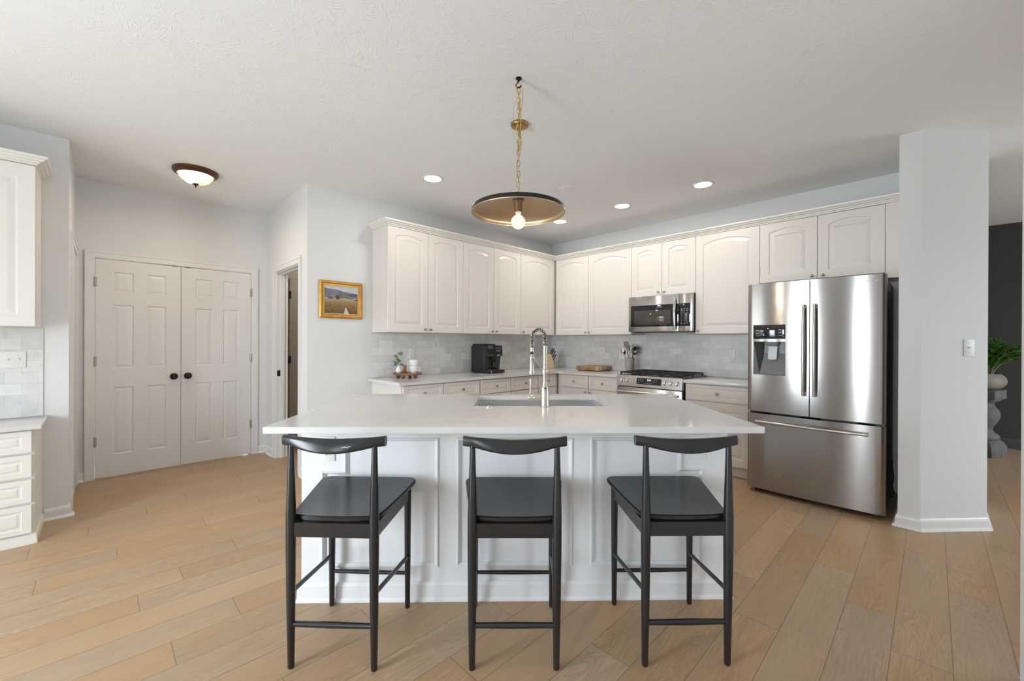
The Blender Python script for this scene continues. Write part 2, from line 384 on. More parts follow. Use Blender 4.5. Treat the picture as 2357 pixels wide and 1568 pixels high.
RUBBER = mat('black_rubber', (0.015, 0.015, 0.015), 0.8)
WOODBARE = mat('worn_bare_wood', (0.50, 0.25, 0.10), 0.5)

# ------------------------------------------------------------------ mesh helpers
def new(): return bmesh.new()
def xf(verts, M):
    for v in verts: v.co = M @ v.co
def box(bm, x0, x1, y0, y1, z0, z1, bev=0.0, M=None, seg=2):
    vs = [bm.verts.new((x, y, z)) for x in (x0, x1) for y in (y0, y1) for z in (z0, z1)]
    idx = [(0, 1, 3, 2), (4, 6, 7, 5), (0, 4, 5, 1), (2, 3, 7, 6), (0, 2, 6, 4), (1, 5, 7, 3)]
    fs = [bm.faces.new([vs[i] for i in f]) for f in idx]
    if bev > 0:
        es = list({e for f in fs for e in f.edges})
        r = bmesh.ops.bevel(bm, geom=es, offset=bev, segments=seg, affect='EDGES', profile=0.5)
        vs = list({v for f in r['faces'] for v in f.verts} | {v for v in vs if v.is_valid})
    if M is not None: xf(vs, M)
    return vs
def prism(bm, poly, z0, z1, M=None):
    """poly: list of (x,y) -> extruded along z"""
    a = [bm.verts.new((x, y, z0)) for x, y in poly]; b = [bm.verts.new((x, y, z1)) for x, y in poly]
    n = len(poly)
    bm.faces.new(a[::-1]); bm.faces.new(b)
    for i in range(n): bm.faces.new((a[i], a[(i+1) % n], b[(i+1) % n], b[i]))
    if M is not None: xf(a + b, M)
    return a + b
def lathe(bm, prof, seg=24, M=None, cap0=True, cap1=True):
    """prof: list of (r,z)"""
    rings = []; allv = []
    for r, z in prof:
        if r < 1e-6:
            v = bm.verts.new((0, 0, z)); rings.append([v]); allv.append(v)
        else:
            ring = [bm.verts.new((r*math.cos(2*PI*i/seg), r*math.sin(2*PI*i/seg), z)) for i in range(seg)]
            rings.append(ring); allv += ring
    for a, b in zip(rings, rings[1:]):
        if len(a) == 1 and len(b) == 1: continue
        for i in range(seg):
            j = (i+1) % seg
            if len(a) == 1: bm.faces.new((a[0], b[j], b[i]))
            elif len(b) == 1: bm.faces.new((a[i], a[j], b[0]))
            else: bm.faces.new((a[i], a[j], b[j], b[i]))
    if cap0 and len(rings[0]) > 1: bm.faces.new(rings[0][::-1])
    if cap1 and len(rings[-1]) > 1: bm.faces.new(rings[-1])
    if M is not None: xf(allv, M)
    return allv
def tube(bm, pts, r, seg=8, closed=False, M=None, cap=True):
    pts = [Vector(p) for p in pts]; n = len(pts)
    rad = r if isinstance(r, (list, tuple)) else [r]*n
    tang = []
    for i in range(n):
        if closed: t = pts[(i+1) % n] - pts[i-1]
        else: t = pts[min(i+1, n-1)] - pts[max(i-1, 0)]
        tang.append(t.normalized())
    up = Vector((0, 0, 1)) if abs(tang[0].z) < 0.9 else Vector((1, 0, 0))
    nrm = (up - tang[0]*up.dot(tang[0])).normalized()
    rings = []; allv = []
    for i in range(n):
        t = tang[i]
        nrm = (nrm - t*nrm.dot(t)).normalized(); bi = t.cross(nrm)
        ring = [bm.verts.new(pts[i] + (nrm*math.cos(2*PI*k/seg) + bi*math.sin(2*PI*k/seg))*rad[i]) for k in range(seg)]
        rings.append(ring); allv += ring
    m = n if closed else n-1
    for i in range(m):
        a, b = rings[i], rings[(i+1) % n]
        for k in range(seg):
            j = (k+1) % seg
            bm.faces.new((a[k], a[j], b[j], b[k]))
    if not closed and cap:
        bm.faces.new(rings[0][::-1]); bm.faces.new(rings[-1])
    if M is not None: xf(allv, M)
    return allv
def finish(bm, name, m, parent=None, smooth=True, ang=35, loc=None, rot=None):
    bmesh.ops.recalc_face_normals(bm, faces=bm.faces)
    me = bpy.data.meshes.new(name); bm.to_mesh(me); bm.free()
    me.materials.append(m)
    if smooth:
        me.polygons.foreach_set('use_smooth', [True]*len(me.polygons))
        me.set_sharp_from_angle(angle=math.radians(ang))
    o = bpy.data.objects.new(name, me); COL.objects.link(o)
    if parent: o.parent = parent
    if loc is not None: o.location = loc
    if rot is not None: o.rotation_euler = (0, 0, rot)
    return o
def empty(name, loc, rot=0.0, label=None, cat=None, group=None, kind=None):
    o = bpy.data.objects.new(name, None); COL.objects.link(o); o.empty_display_size = 0.1
    o.location = loc; o.rotation_euler = (0, 0, rot)
    tag(o, label, cat, group, kind); return o
def tag(o, label=None, cat=None, group=None, kind=None):
    if label: o['label'] = label
    if cat: o['category'] = cat
    if group: o['group'] = group
    if kind: o['kind'] = kind
    return o
def struct(o): o['kind'] = 'structure'; return o
def copy_tree(o, parent=None):
    c = o.copy(); COL.objects.link(c)
    if parent: c.parent = parent
    for ch in list(o.children): copy_tree(ch, c)
    return c
def inset_poly(pts, d):
    n = len(pts); out = []
    for i in range(n):
        p0, p1, p2 = Vector(pts[i-1]), Vector(pts[i]), Vector(pts[(i+1) % n])
        e1 = (p1-p0).normalized(); e2 = (p2-p1).normalized()
        n1 = Vector((-e1.y, e1.x)); n2 = Vector((-e2.y, e2.x))
        b = n1 + n2; k = b.dot(n1)
        b = n1 if abs(k) < 1e-5 else b/k
        q = p1 + b*d; out.append((q.x, q.y))
    return out
def panel_slab(bm, w, h, t, outlines, prof, x0=0.0, z0=0.0, edge=0.004):
    """slab x0..x0+w, z0..z0+h, front at y=-t, back at y=0; each outline (CCW in x,z) becomes a shaped panel.
    prof: list of (inset, dy) with dy positive = deeper"""
    E = edge
    def loop(pts, y): return [bm.verts.new((x, y, z)) for x, z in pts]
    R = [(x0, z0), (x0+w, z0), (x0+w, z0+h), (x0, z0+h)]
    Ri = [(x0+E, z0+E), (x0+w-E, z0+E), (x0+w-E, z0+h-E), (x0+E, z0+h-E)]
    back = loop(R, 0); mid = loop(R, -(t-E)); fr = loop(Ri, -t)
    bm.faces.new(back)
    for a, b in ((back, mid), (mid, fr)):
        for i in range(4): bm.faces.new((a[i], a[(i+1) % 4], b[(i+1) % 4], b[i]))
    edges = [bm.edges.get((fr[i], fr[(i+1) % 4])) for i in range(4)]
    for ol in outlines:
        lp = loop(ol, -t); n = len(lp)
        es = [bm.edges.new((lp[i], lp[(i+1) % n])) for i in range(n)]
        edges += es
        prev = lp
        for ins, dy in prof:
            q = loop(inset_poly(ol, ins), -t + dy)
            for i in range(n): bm.faces.new((prev[i], prev[(i+1) % n], q[(i+1) % n], q[i]))
            prev = q
        bm.faces.new(prev)
    bmesh.ops.triangle_fill(bm, use_beauty=True, use_dissolve=False, edges=edges)
def rect(x0, z0, x1, z1): return [(x0, z0), (x1, z0), (x1, z1), (x0, z1)]
def arched(x0, z0, x1, z1, rise, n=14):
    pts = [(x0, z0), (x1, z0), (x1, z1-rise)]
    for i in range(1, n):
        a = i/n; x = x1 + (x0-x1)*a; s = 2*a-1
        pts.append((x, z1 - rise + rise*(1-s*s)))
    pts.append((x0, z1-rise)); return pts
CABPROF = [(0.004, 0.006), (0.012, 0.0065), (0.040, 0.001), (0.044, 0.0005)]
DRPROF = [(0.004, 0.005), (0.012, 0.0055), (0.022, 0.002), (0.026, 0.0015)]
PSMALL = [(0.006, 0.006), (0.010, 0.009), (0.034, 0.003), (0.038, 0.0025)]
def Mface(x, y, z):        # a lathe's +z axis points to -y (out of a front)
    return Matrix.Translation((x, y, z)) @ Matrix.Rotation(PI/2, 4, 'X')
def knob(parent, x, y, z, m=None, s=1.0):
    bm = new()
    lathe(bm, [(0.0055*s, 0), (0.0055*s, 0.004*s), (0.0045*s, 0.012*s), (0.010*s, 0.017*s), (0.0135*s, 0.022*s), (0.0125*s, 0.027*s), (0.007*s, 0.030*s), (0, 0.0305*s)], 16, Mface(x, y, z))
    return finish(bm, 'knob', m or NICKEL, parent)
def text_obj(name, s, size, m, parent, loc, rot=(PI/2, 0, 0), align='CENTER', extrude=0.0004):
    cu = bpy.data.curves.new(name, 'FONT'); cu.body = s; cu.size = size; cu.align_x = align; cu.align_y = 'CENTER'; cu.extrude = extrude
    tmp = bpy.data.objects.new('tmp_text', cu); COL.objects.link(tmp)
    bpy.context.view_layer.update()
    me = bpy.data.meshes.new_from_object(tmp.evaluated_get(bpy.context.evaluated_depsgraph_get()))
    bpy.data.objects.remove(tmp); bpy.data.curves.remove(cu)
    me.materials.clear(); me.materials.append(m); me.name = name
    o = bpy.data.objects.new(name, me); COL.objects.link(o)
    o.parent = parent; o.location = loc; o.rotation_euler = rot
    return o
def wall_poly(name, uwpts, z0, z1, m):
    bm = new()
    pts = [(P(u, w).x, P(u, w).y) for u, w in uwpts]
    prism(bm, pts, z0, z1)
    return struct(finish(bm, name, m, smooth=False))
def slab_uw(bm, u0, u1, w0, w1, z0, z1):
    prism(bm, [(P(u, w).x, P(u, w).y) for u, w in ((u0, w0), (u1, w0), (u1, w1), (u0, w1))], z0, z1)
def wall_boxes(name, rects, m):
    """rects: (u0,u1,w0,w1,z0,z1) pieces of one wall"""
    bm = new()
    for r in rects: slab_uw(bm, *r)
    return struct(finish(bm, name, m, smooth=False))

# ================================================================== SETTING
UB = 5.067            # outer face of the short return wall
WL, WP, UD = -0.369, -1.351, 3.536
bm = new(); slab_uw(bm, -3.4, UE+0.2, -3.0, 8.4, -0.12, 0.0); struct(finish(bm, 'floor', FLOOR, smooth=False))
bm = new(); slab_uw(bm, -3.4, UE+0.2, -3.0, 8.4, ZC, ZC+0.12); struct(finish(bm, 'ceiling', CEIL, smooth=False))
wall_boxes('wall_back_left', [(-0.12, UD, -0.12, 0.0, 0, ZC)], WALL)
wall_boxes('wall_back_right', [(-0.12, 0.0, 0.0, 3.92, 0, ZC)], WALL)
wall_boxes('wall_left', [(UB, UE, WL-0.12, WL, 0, ZC)], WALL)
# short wall with a closed door beside the left cabinets
wall_boxes('wall_alcove', [(UB, UB+0.12, WP-0.12, WL-0.12, 0, ZC)], WALL)
# pantry wall with double door opening
pu0, pu1, pz = 3.694, 4.944, 2.055
wall_boxes('wall_pantry', [(UD-0.0, pu0, WP-0.12, WP, 0, ZC), (pu1, UB, WP-0.12, WP, 0, ZC), (pu0, pu1, WP-0.12, WP, pz, ZC)], WALL)
# doorway wall
dw0, dw1, dz = -0.975, -0.205, 2.04
wall_boxes('wall_doorway', [(UD-0.115, UD, WP-0.12, dw0, 0, ZC), (UD-0.115, UD, dw1, -0.12, 0, ZC), (UD-0.115, UD, dw0, dw1, dz, ZC)], WALL)
# little room beyond the doorway
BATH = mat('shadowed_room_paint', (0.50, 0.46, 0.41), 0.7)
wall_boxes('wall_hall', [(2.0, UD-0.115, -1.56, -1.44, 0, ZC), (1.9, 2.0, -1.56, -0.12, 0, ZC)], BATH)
# wall block beside the fridge with an angled corner
wall_poly('wall_fridge_side', [(-0.12, 3.92), (0.870, 3.92), (0.870, 4.032), (0.500, 4.360), (-0.12, 4.360)], 0, ZC, WALL)
# dining room
wall_boxes('wall_dining_back', [(-3.16, -3.04, 3.3, 8.3, 0, ZC)], DARKWALL)
wall_boxes('wall_dining_left', [(-3.04, -0.12, 3.3, 3.42, 0, ZC)], DARKWALL)
wall_boxes('wall_dining_window', [(-3.04, -2.1, 8.0, 8.12, 0, ZC), (0.3, UE, 8.0, 8.12, 0, ZC), (-2.1, 0.3, 8.0, 8.12, 0, 0.55), (-2.1, 0.3, 8.0, 8.12, 2.35, ZC)], WALL)
# near right wall beside the camera
wall_boxes('wall_near_right', [(2.36, 5.40, 4.331, 4.46, 0, ZC), (6.90, UE, 4.331, 4.46, 0, ZC), (5.40, 6.90, 4.331, 4.46, 0, 0.40), (5.40, 6.90, 4.331, 4.46, 2.30, ZC)], WALL)
bm = new()
for r in ((5.40, 5.45, 4.323, 4.44, 0.40, 2.30), (6.85, 6.90, 4.323, 4.44, 0.40, 2.30), (5.45, 6.85, 4.323, 4.44, 0.40, 0.45), (5.45, 6.85, 4.323, 4.44, 2.25, 2.30), (6.13, 6.17, 4.35, 4.41, 0.45, 2.25)):
    slab_uw(bm, *r)
struct(finish(bm, 'window_5', TRIM, smooth=False))  # unseen window added in the right wall for fill light
# window wall behind the camera
rc = []; ws = sorted((a, b) for a, b, k_ in WIN); prev = WL - 0.12
for a, b in ws:
    z0_, z1_ = (0.04, 2.13) if a > 1 and b < 3 else (0.40, 2.30)
    rc.append((UE, UE+0.14, prev, a, 0, ZC)); rc.append((UE, UE+0.14, a, b, 0, z0_)); rc.append((UE, UE+0.14, a, b, z1_, ZC)); prev = b
rc.append((UE, UE+0.14, prev, 8.12, 0, ZC))
wall_boxes('wall_rear', rc, WALL)
for i, (a, b) in enumerate(ws):
    bm = new(); z0_, z1_ = (0.04, 2.13) if a > 1 and b < 3 else (0.40, 2.30)
    bars = [(UE-0.01, UE+0.10, a, a+0.05, z0_, z1_), (UE-0.01, UE+0.10, b-0.05, b, z0_, z1_), (UE-0.01, UE+0.10, a+0.05, b-0.05, z0_, z0_+0.05), (UE-0.01, UE+0.10, a+0.05, b-0.05, z1_-0.05, z1_)]
    if z0_ > 0.1: bars.append((UE+0.02, UE+0.08, a+0.05, b-0.05, 1.33, 1.37))
    for r in bars: slab_uw(bm, *r)
    e = finish(bm, 'window_%d' % (i+1), TRIM, smooth=False); struct(e)
bm = new()
for r in ((-2.1, -2.05, 8.0, 8.1, 0.55, 2.35), (0.25, 0.3, 8.0, 8.1, 0.55, 2.35), (-2.05, 0.25, 8.0, 8.1, 0.55, 0.6), (-2.05, 0.25, 8.0, 8.1, 2.30, 2.35), (-0.93, -0.87, 8.0, 8.1, 0.6, 2.30)):
    slab_uw(bm, *r)
struct(finish(bm, 'window_4', TRIM, smooth=False))

# ---- baseboards: profile swept along a polyline of (u,w) points on the wall face, room on the left side of travel
def baseboard(name, path, m=TRIM, h=0.082, shoe=True):
    prof = [(0.0, 0.0), (0.030 if shoe else 0.014, 0.0), (0.028 if shoe else 0.014, 0.007), (0.014, 0.018), (0.013, h-0.022), (0.009, h-0.008), (0.004, h), (0.0, h)]
    bm = new(); pts = [P(u, w).xy for u, w in path]; n = len(pts)
    cols = []
    for i in range(n):
        d1 = (pts[i]-pts[i-1]).normalized() if i > 0 else None
        d2 = (pts[i+1]-pts[i]).normalized() if i < n-1 else None
        n1 = Vector((-d1.y, d1.x)) if d1 else None; n2 = Vector((-d2.y, d2.x)) if d2 else None
        if n1 is None: b = n2
        elif n2 is None: b = n1
        else: b = (n1+n2); b = b / b.dot(n1)
        cols.append([bm.verts.new((pts[i].x + b.x*o, pts[i].y + b.y*o, z)) for o, z in prof])
    k = len(prof)
    for a, b in zip(cols, cols[1:]):
        for i in range(k): bm.faces.new((a[i], a[(i+1) % k], b[(i+1) % k], b[i]))
    bm.faces.new(cols[0][::-1]); bm.faces.new(cols[-1])
    return struct(finish(bm, name, m, smooth=False))
# travel so that the left normal points into the room
baseboard('baseboard_left', [(5.20, WL), (UB, WL), (UB, WL-0.05)][::-1] if False else [(UB, WL-0.05), (UB, WL), (5.185, WL)][::1])
baseboard('baseboard_pantry_left', [(UB, -1.30), (UB, WP), (5.012, WP)][::-1])
baseboard('baseboard_pantry_right', [(3.626, WP), (UD, WP), (UD, -1.04)][::-1])
baseboard('baseboard_back_left', [(UD, -0.14), (UD, 0.0), (2.92, 0.0)][::-1])
baseboard('baseboard_fridge_side', [(0.02, 3.92), (0.870, 3.92), (0.870, 4.032), (0.500, 4.360), (0.10, 4.360)][::-1])
baseboard('baseboard_dining', [(-3.04, 4.2), (-3.04, 8.0)][::-1], DARKTRIM, 0.12)

# ---- casings (trim) : built in a wall-local frame
def frameA(u, w): return P(u, w), ROT_A      # local +x = -u, local -y = +w
def frameB(u, w): return P(u, w), ROT_B      # local +x = +w, local -y = +u
def casing(name, loc, rot, w, h, cw=0.066, th=0.016, jamb=None):
    """opening 0..w x 0..h in local coords, casing outside it"""
    bm = new()
    for (x0, x1, z0, z1) in ((-cw, 0, 0, h+cw), (w, w+cw, 0, h+cw), (0, w, h, h+cw)):
        box(bm, x0, x1, -th, 0, z0, z1)
    # raised outer bead and thinner inner edge
    for (x0, x1, z0, z1) in ((-cw, -cw+0.018, 0, h+cw), (w+cw-0.018, w+cw, 0, h+cw), (-cw+0.018, w+cw-0.018, h+cw-0.018, h+cw)):
        box(bm, x0, x1, -th-0.005, -th, z0, z1)
    if jamb:
        for (x0, x1, z0, z1) in ((0, 0.012, 0, h), (w-0.012, w, 0, h), (0.012, w-0.012, h-0.012, h)):
            box(bm, x0, x1, 0, jamb, z0, z1)
        for (x0, x1, z0, z1) in ((0.012, 0.024, 0, h-0.012), (w-0.024, w-0.012, 0, h-0.012), (0.024, w-0.024, h-0.024, h-0.012)):
            box(bm, x0, x1, 0.045, 0.080, z0, z1)
    return struct(finish(bm, name, TRIM, smooth=False, loc=loc, rot=rot))
l, r = frameA(pu1, WP); casing('trim_1', l, r, pu1-pu0, pz)
l, r = frameB(UD, dw0); casing('trim_2', l, r, dw1-dw0, dz, jamb=0.115)
# casing of the door on the alcove return wall (faces -u): local +x = -w
casing('trim_3', P(UB, -0.50), -T + PI, 0.72, 2.04)
box3 = new(); panel_slab(box3, 0.716, 2.03, 0.008, [], [], 0.002, 0.008)
struct(finish(box3, 'door_4', DOORP, smooth=False, loc=P(UB, -0.50), rot=-T+PI))

# ---- six panel doors
def six_panel(bm, w, h, t):
    st = 0.115*w/0.61; mid = 0.095
    pw = (w - 2*st - mid)/2
    xs = [(st, st+pw), (st+pw+mid, w-st)]
    zs = [(0.20, 0.835), (1.015, 1.615), (1.735, 1.925)]
    panel_slab(bm, w, h, t, [rect(x0, z0, x1, z1) for x0, x1 in xs for z0, z1 in zs], PSMALL, edge=0.002)
def hinge(parent, x, z, y=-0.036):
    bm = new(); lathe(bm, [(0.0065, -0.045), (0.0065, 0.045)], 10, Matrix.Translation((x, y-0.004, z)))
    for k in (-0.045, -0.015, 0.015, 0.045):
        lathe(bm, [(0.0072, -0.002), (0.0072, 0.002)], 10, Matrix.Translation((x, y-0.004, z+k)))
    box(bm, x-0.012, x+0.012, y-0.002, y+0.01, z-0.045, z+0.045)
    finish(bm, 'hinge', HINGE, parent)
dwid = (pu1-pu0)/2 - 0.004
for i, uu in enumerate((pu1-0.003, pu1-0.003-dwid-0.003)):
    loc, rot = frameA(uu, WP - 0.020)
    d = empty('door_%d' % (i+1), loc + Vector((0, 0, 0.012)), rot); struct(d)
    bm = new(); six_panel(bm, dwid, 2.032, 0.034); finish(bm, 'door_panel', DOORP, d, smooth=False)
    hx = -0.001 if i == 0 else dwid+0.001
    for z in (0.335, 1.083, 1.82): hinge(d, hx, z)
    kx = dwid-0.055 if i == 0 else 0.055
    bm = new(); lathe(bm, [(0.033, 0), (0.033, 0.004), (0.028, 0.008), (0.013, 0.010), (0.011, 0.028), (0.020, 0.034), (0.028, 0.044), (0.028, 0.052), (0.018, 0.060), (0, 0.061)], 28, Mface(kx, -0.034, 0.913))
    finish(bm, 'knob', BLACKM, d)
    bm = new(); bx = dwid-0.075 if i == 0 else 0.03
    box(bm, bx, bx+0.045, -0.034, -0.028, 2.032, 2.037); finish(bm, 'catch', BLACKM, d)
# dark gap behind the doors
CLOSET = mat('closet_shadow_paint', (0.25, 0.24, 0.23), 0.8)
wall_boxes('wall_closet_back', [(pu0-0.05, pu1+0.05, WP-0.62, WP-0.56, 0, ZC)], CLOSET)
d = bpy.data.lights.new('hall_lamp', 'POINT'); d.energy = 9; d.color = (1.0, 0.9, 0.78); d.shadow_soft_size = 0.1  # unseen lamp added to brighten the door beyond the doorway
o = bpy.data.objects.new('hall_lamp', d); COL.objects.link(o); o.location = P(2.7, -0.75, 2.55)
# door in the hall beyond the doorway
l, r = frameA(3.270, -1.44)
d = empty('door_3', l + Vector((0, 0, 0.01)), r); struct(d)
bm = new(); panel_slab(bm, 0.76, 2.04, 0.030, [rect(0.11, 0.2, 0.34, 0.83), rect(0.43, 0.2, 0.65, 0.83), rect(0.11, 1.0, 0.34, 1.6), rect(0.43, 1.0, 0.65, 1.6), rect(0.11, 1.73, 0.34, 1.92), rect(0.43, 1.73, 0.65, 1.92)], PSMALL, edge=0.002)
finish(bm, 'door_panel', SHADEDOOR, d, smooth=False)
for z in (0.2, 1.05, 1.84):
    bm = new(); box(bm, -0.012, 0.012, -0.040, -0.030, z-0.045, z+0.045); finish(bm, 'hinge', BLACKM, d)
bm = new()
box(bm, -0.075, -0.012, -0.012, 0, 0, 2.12); box(bm, -0.012, 0.85, -0.012, 0, 2.055, 2.12)
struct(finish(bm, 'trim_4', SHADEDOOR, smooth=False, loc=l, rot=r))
# strike plate on the far jamb
bm = new(); box(bm, 0.012, 0.015, 0.008, 0.040, 0.90, 0.965, 0.001); box(bm, 0.0148, 0.0165, 0.017, 0.031, 0.918, 0.947)
l, r = frameB(UD, dw0); sp_ = finish(bm, 'strike_plate', BLACKM, loc=l, rot=r)
tag(sp_, 'small black strike plate on the narrow doorway jamb', 'strike plate')
# spring door stop on the baseboard near the doorway
bm = new()
pts = [(0.012*0.55*math.cos(a*1.9), -0.014 - a*0.0048, 0.012*0.55*math.sin(a*1.9)) for a in [i*0.25 for i in range(60)]]
tube(bm, pts, 0.0012, 5); lathe(bm, [(0.009, 0), (0.009, 0.003)], 12, Mface(0, -0.013, 0))
t = empty('door_stop', P(UD, -1.13) + Vector((0, 0, 0.045)), ROT_B, 'small spring door stop on the baseboard left of the narrow doorway', 'door stop')
finish(bm, 'spring', HINGE, t)
bm = new(); lathe(bm, [(0.007, 0), (0.009, 0.003), (0.009, 0.012), (0, 0.014)], 12, Mface(0, -0.086, 0)); finish(bm, 'tip', PLATE, t)

# ================================================================== CABINETS
DUP = 0.327; ZUB, ZT = 1.381, 2.436
def cab_door(parent, x0, x1, z0, z1, yf, rise, m, knob_at=None, g=0.0016, fr=0.076, label=None):
    w, h = x1-x0-2*g, z1-z0
    bm = new()
    fr = min(fr, w*0.205)
    ol = arched(fr, fr-0.004, w-fr, h-0.060, min(rise, 0.028 + 0.016*(w-0.4)/0.2) if w > 0.4 else 0.028) if rise > 0 else rect(fr, fr, w-fr, h-fr)
    panel_slab(bm, w, h, 0.020, [ol], CABPROF, edge=0.003)
    d = finish(bm, 'door', m, parent, smooth=False, loc=(x0+g, yf+0.020, z0))
    if knob_at: knob(d, knob_at[0]-x0-g, -0.020, knob_at[1]-z0)
    return d
def drawer(parent, x0, x1, z0, z1, yf, m, knobs=True, g=0.002):
    w, h = x1-x0-2*g, z1-z0
    bm = new(); fr = 0.032
    panel_slab(bm, w, h, 0.020, [rect(fr+0.01, fr, w-fr-0.01, h-fr)], DRPROF, edge=0.003)
    d = finish(bm, 'drawer', m, parent, smooth=False, loc=(x0+g, yf+0.020, z0))
    if knobs: knob(d, w/2, -0.0185, h/2)
    return d
def upper(frame, a, b, depth, z0, z1, doors, m, label, rise=0.05, knobs=None, carc=None):
    """doors: list of (x0,x1); knobs: list of (x,z)"""
    loc, rot = frame
    t = empty('wall_cabinet', Vector((loc.x, loc.y, 0)), rot, label, 'cabinet')
    w = b-a
    bm = new(); box(bm, 0, w, -(depth-0.021), 0.0, z0, z1)
    finish(bm, 'body', m, t, smooth=False)
    for (x0, x1), k in zip(doors, knobs):
        cab_door(t, x0, x1, z0+0.002, z1-0.004, -depth, rise, m, k)
    return t
EPS = 0.0008
def upA(u1, u0, doors_u, knobs_u, label, z0=ZUB, depth=DUP):
    return upper((P(u1-EPS, 0.001), ROT_A), 0, u1-u0-2*EPS, depth, z0, ZT, [(u1-a, u1-b) for a, b in doors_u], CAB, label, knobs=[(u1-k, z) for k, z in knobs_u])
def upB(w0, w1, doors_w, knobs_w, label, z0=ZUB, depth=DUP):
    return upper((P(0.001, w0+EPS), ROT_B), 0, w1-w0-2*EPS, depth, z0, ZT, [(a-w0, b-w0) for a, b in doors_w], CAB, label, knobs=[(k-w0, z) for k, z in knobs_w])
upA(2.897, 1.962, [(2.897, 2.4295), (2.4295, 1.962)], [(2.474, 1.414), (2.408, 1.414)], 'cream two-door wall cabinet at the left end of the run, above the mugs')
upA(1.962, 1.020, [(1.962, 1.491), (1.491, 1.020)], [(1.528, 1.414), (1.454, 1.414)], 'cream two-door wall cabinet above the coffee machine')
upA(1.020, 0.002, [(1.020, 0.346)], [(0.984, 1.414)], 'cream one-door wall cabinet filling the corner, left of the inner corner')
upB(0.330, 0.892, [(0.348, 0.892)], [(0.862, 1.414)], 'cream one-door wall cabinet just right of the inner corner')
upB(0.892, 1.526, [(0.892, 1.526)], [(0.924, 1.414)], 'wide cream one-door wall cabinet left of the microwave')
upB(1.526, 2.288, [(1.526, 1.907), (1.907, 2.288)], [(1.872, 1.866), (1.942, 1.866)], 'short cream two-door wall cabinet above the microwave', z0=1.826)
upB(2.288, 2.903, [(2.288, 2.903)], [(2.322, 1.414)], 'cream one-door wall cabinet right of the microwave')
upB(2.903, 3.815, [(2.903, 3.362), (3.362, 3.815)], [(3.322, 1.894), (3.402, 1.894)], 'cream two-door wall cabinet above the fridge', z0=1.866)
bm = new(); box(bm, 0, 0.1015, -0.324, 0, 1.825, ZT)
f_ = finish(bm, 'filler_panel', CAB, smooth=False, loc=P(0.001, 3.8165), rot=ROT_B); tag(f_, 'narrow cream filler panel between the fridge cabinet and the wall end', 'panel')

def sweep(bm, path, prof, closed=False):
    """path of xy vectors, prof of (offset,z), offset to the right of travel"""
    n = len(path); cols = []
    for i in range(n):
        d1 = (path[i]-path[i-1]).normalized() if i > 0 else None
        d2 = (path[i+1]-path[i]).normalized() if i < n-1 else None
        n1 = Vector((d1.y, -d1.x)) if d1 else None; n2 = Vector((d2.y, -d2.x)) if d2 else None
        if n1 is None: b = n2
        elif n2 is None: b = n1
        else: b = (n1+n2); b = b / b.dot(n1)
        cols.append([bm.verts.new((path[i].x + b.x*o, path[i].y + b.y*o, z)) for o, z in prof])
    k = len(prof)
    for a, b in zip(cols, cols[1:]):
        for i in range(k): bm.faces.new((a[i], a[(i+1) % k], b[(i+1) % k], b[i]))
    bm.faces.new(cols[0][::-1]); bm.faces.new(cols[-1])
CR = [(-0.010, 2.437), (0.004, 2.437), (0.005, 2.446), (0.016, 2.450), (0.018, 2.457), (0.034, 2.464), (0.040, 2.474), (0.052, 2.478), (0.056, 2.492), (-0.010, 2.492)]
def Q(u, w): return P(u, w).xy
bm = new()
sweep(bm, [Q(2.897, 0.002), Q(2.897, DUP), Q(DUP, DUP), Q(DUP, 3.916)], CR)
c_ = finish(bm, 'crown_molding', CABL, smooth=False); tag(c_, 'long cream crown molding along the tops of the corner wall cabinets', 'molding')
bm = new()
sweep(bm, [Q(UE-0.6, WL+0.328), Q(5.202, WL+0.328), Q(5.202, WL+0.002)], CR)
c_ = finish(bm, 'crown_molding', CABL, smooth=False); tag(c_, 'cream crown molding on the wall cabinet at the left edge', 'molding')

# left wall upper cabinet
loc = P(6.60, WL+0.001); L_ = 6.60-5.202
upper((loc, ROT_A), 0, L_, 0.328, ZUB, ZT, [(0, L_/3), (L_/3, 2*L_/3), (2*L_/3, L_)], CABL, 'cream raised-panel wall cabinet cut off at the left edge of the photo', rise=0.045,
      knobs=[(0.03, 1.41), (L_/3+0.03, 1.41), (2*L_/3+0.03, 1.41)])

# ---- base cabinets
DB = 0.610; ZCT = 0.906
def base(frame, w, drs, doors, label, m=CAB, kn=None, end=False, split=0.0):
    loc, rot = frame
    t = empty('base_cabinet', loc, rot, label, 'cabinet')
    bm = new(); box(bm, 0, w, -(DB-0.021), 0.0, 0.10, ZCT-0.031)
    box(bm, 0.0, w, -(DB-0.085), 0, 0.0, 0.10)
    finish(bm, 'body', m, t, smooth=False)
    for x0, x1 in drs: drawer(t, x0, x1, 0.708, 0.866, -DB, m)
    for (x0, x1), k in zip(doors, kn): cab_door(t, x0, x1, 0.106, 0.698, -DB, 0, m, k)
    bm = new(); box(bm, 0, w, -(DB-0.070), -(DB-0.085), 0.0, 0.10); finish(bm, 'toe_kick', m, t, smooth=False)
    return t
base((P(2.897, 0.001), ROT_A), 0.952, [(0.012, 0.472), (0.476, 0.950)], [(0.012, 0.472), (0.476, 0.950)], 'cream base cabinet at the left end of the counter run', kn=[(0.436, 0.665), (0.512, 0.665)])
base((P(1.943, 0.001), ROT_A), 0.952, [(0.004, 0.472), (0.476, 0.950)], [(0.004, 0.472), (0.476, 0.950)], 'cream base cabinet below the coffee machine', kn=[(0.436, 0.665), (0.512, 0.665)])
t = base((P(0.989, 0.001), ROT_A), 0.987, [(0.004, 0.360)], [(0.004, 0.360)], 'cream corner base cabinet with one narrow drawer', kn=[(0.04, 0.665)])
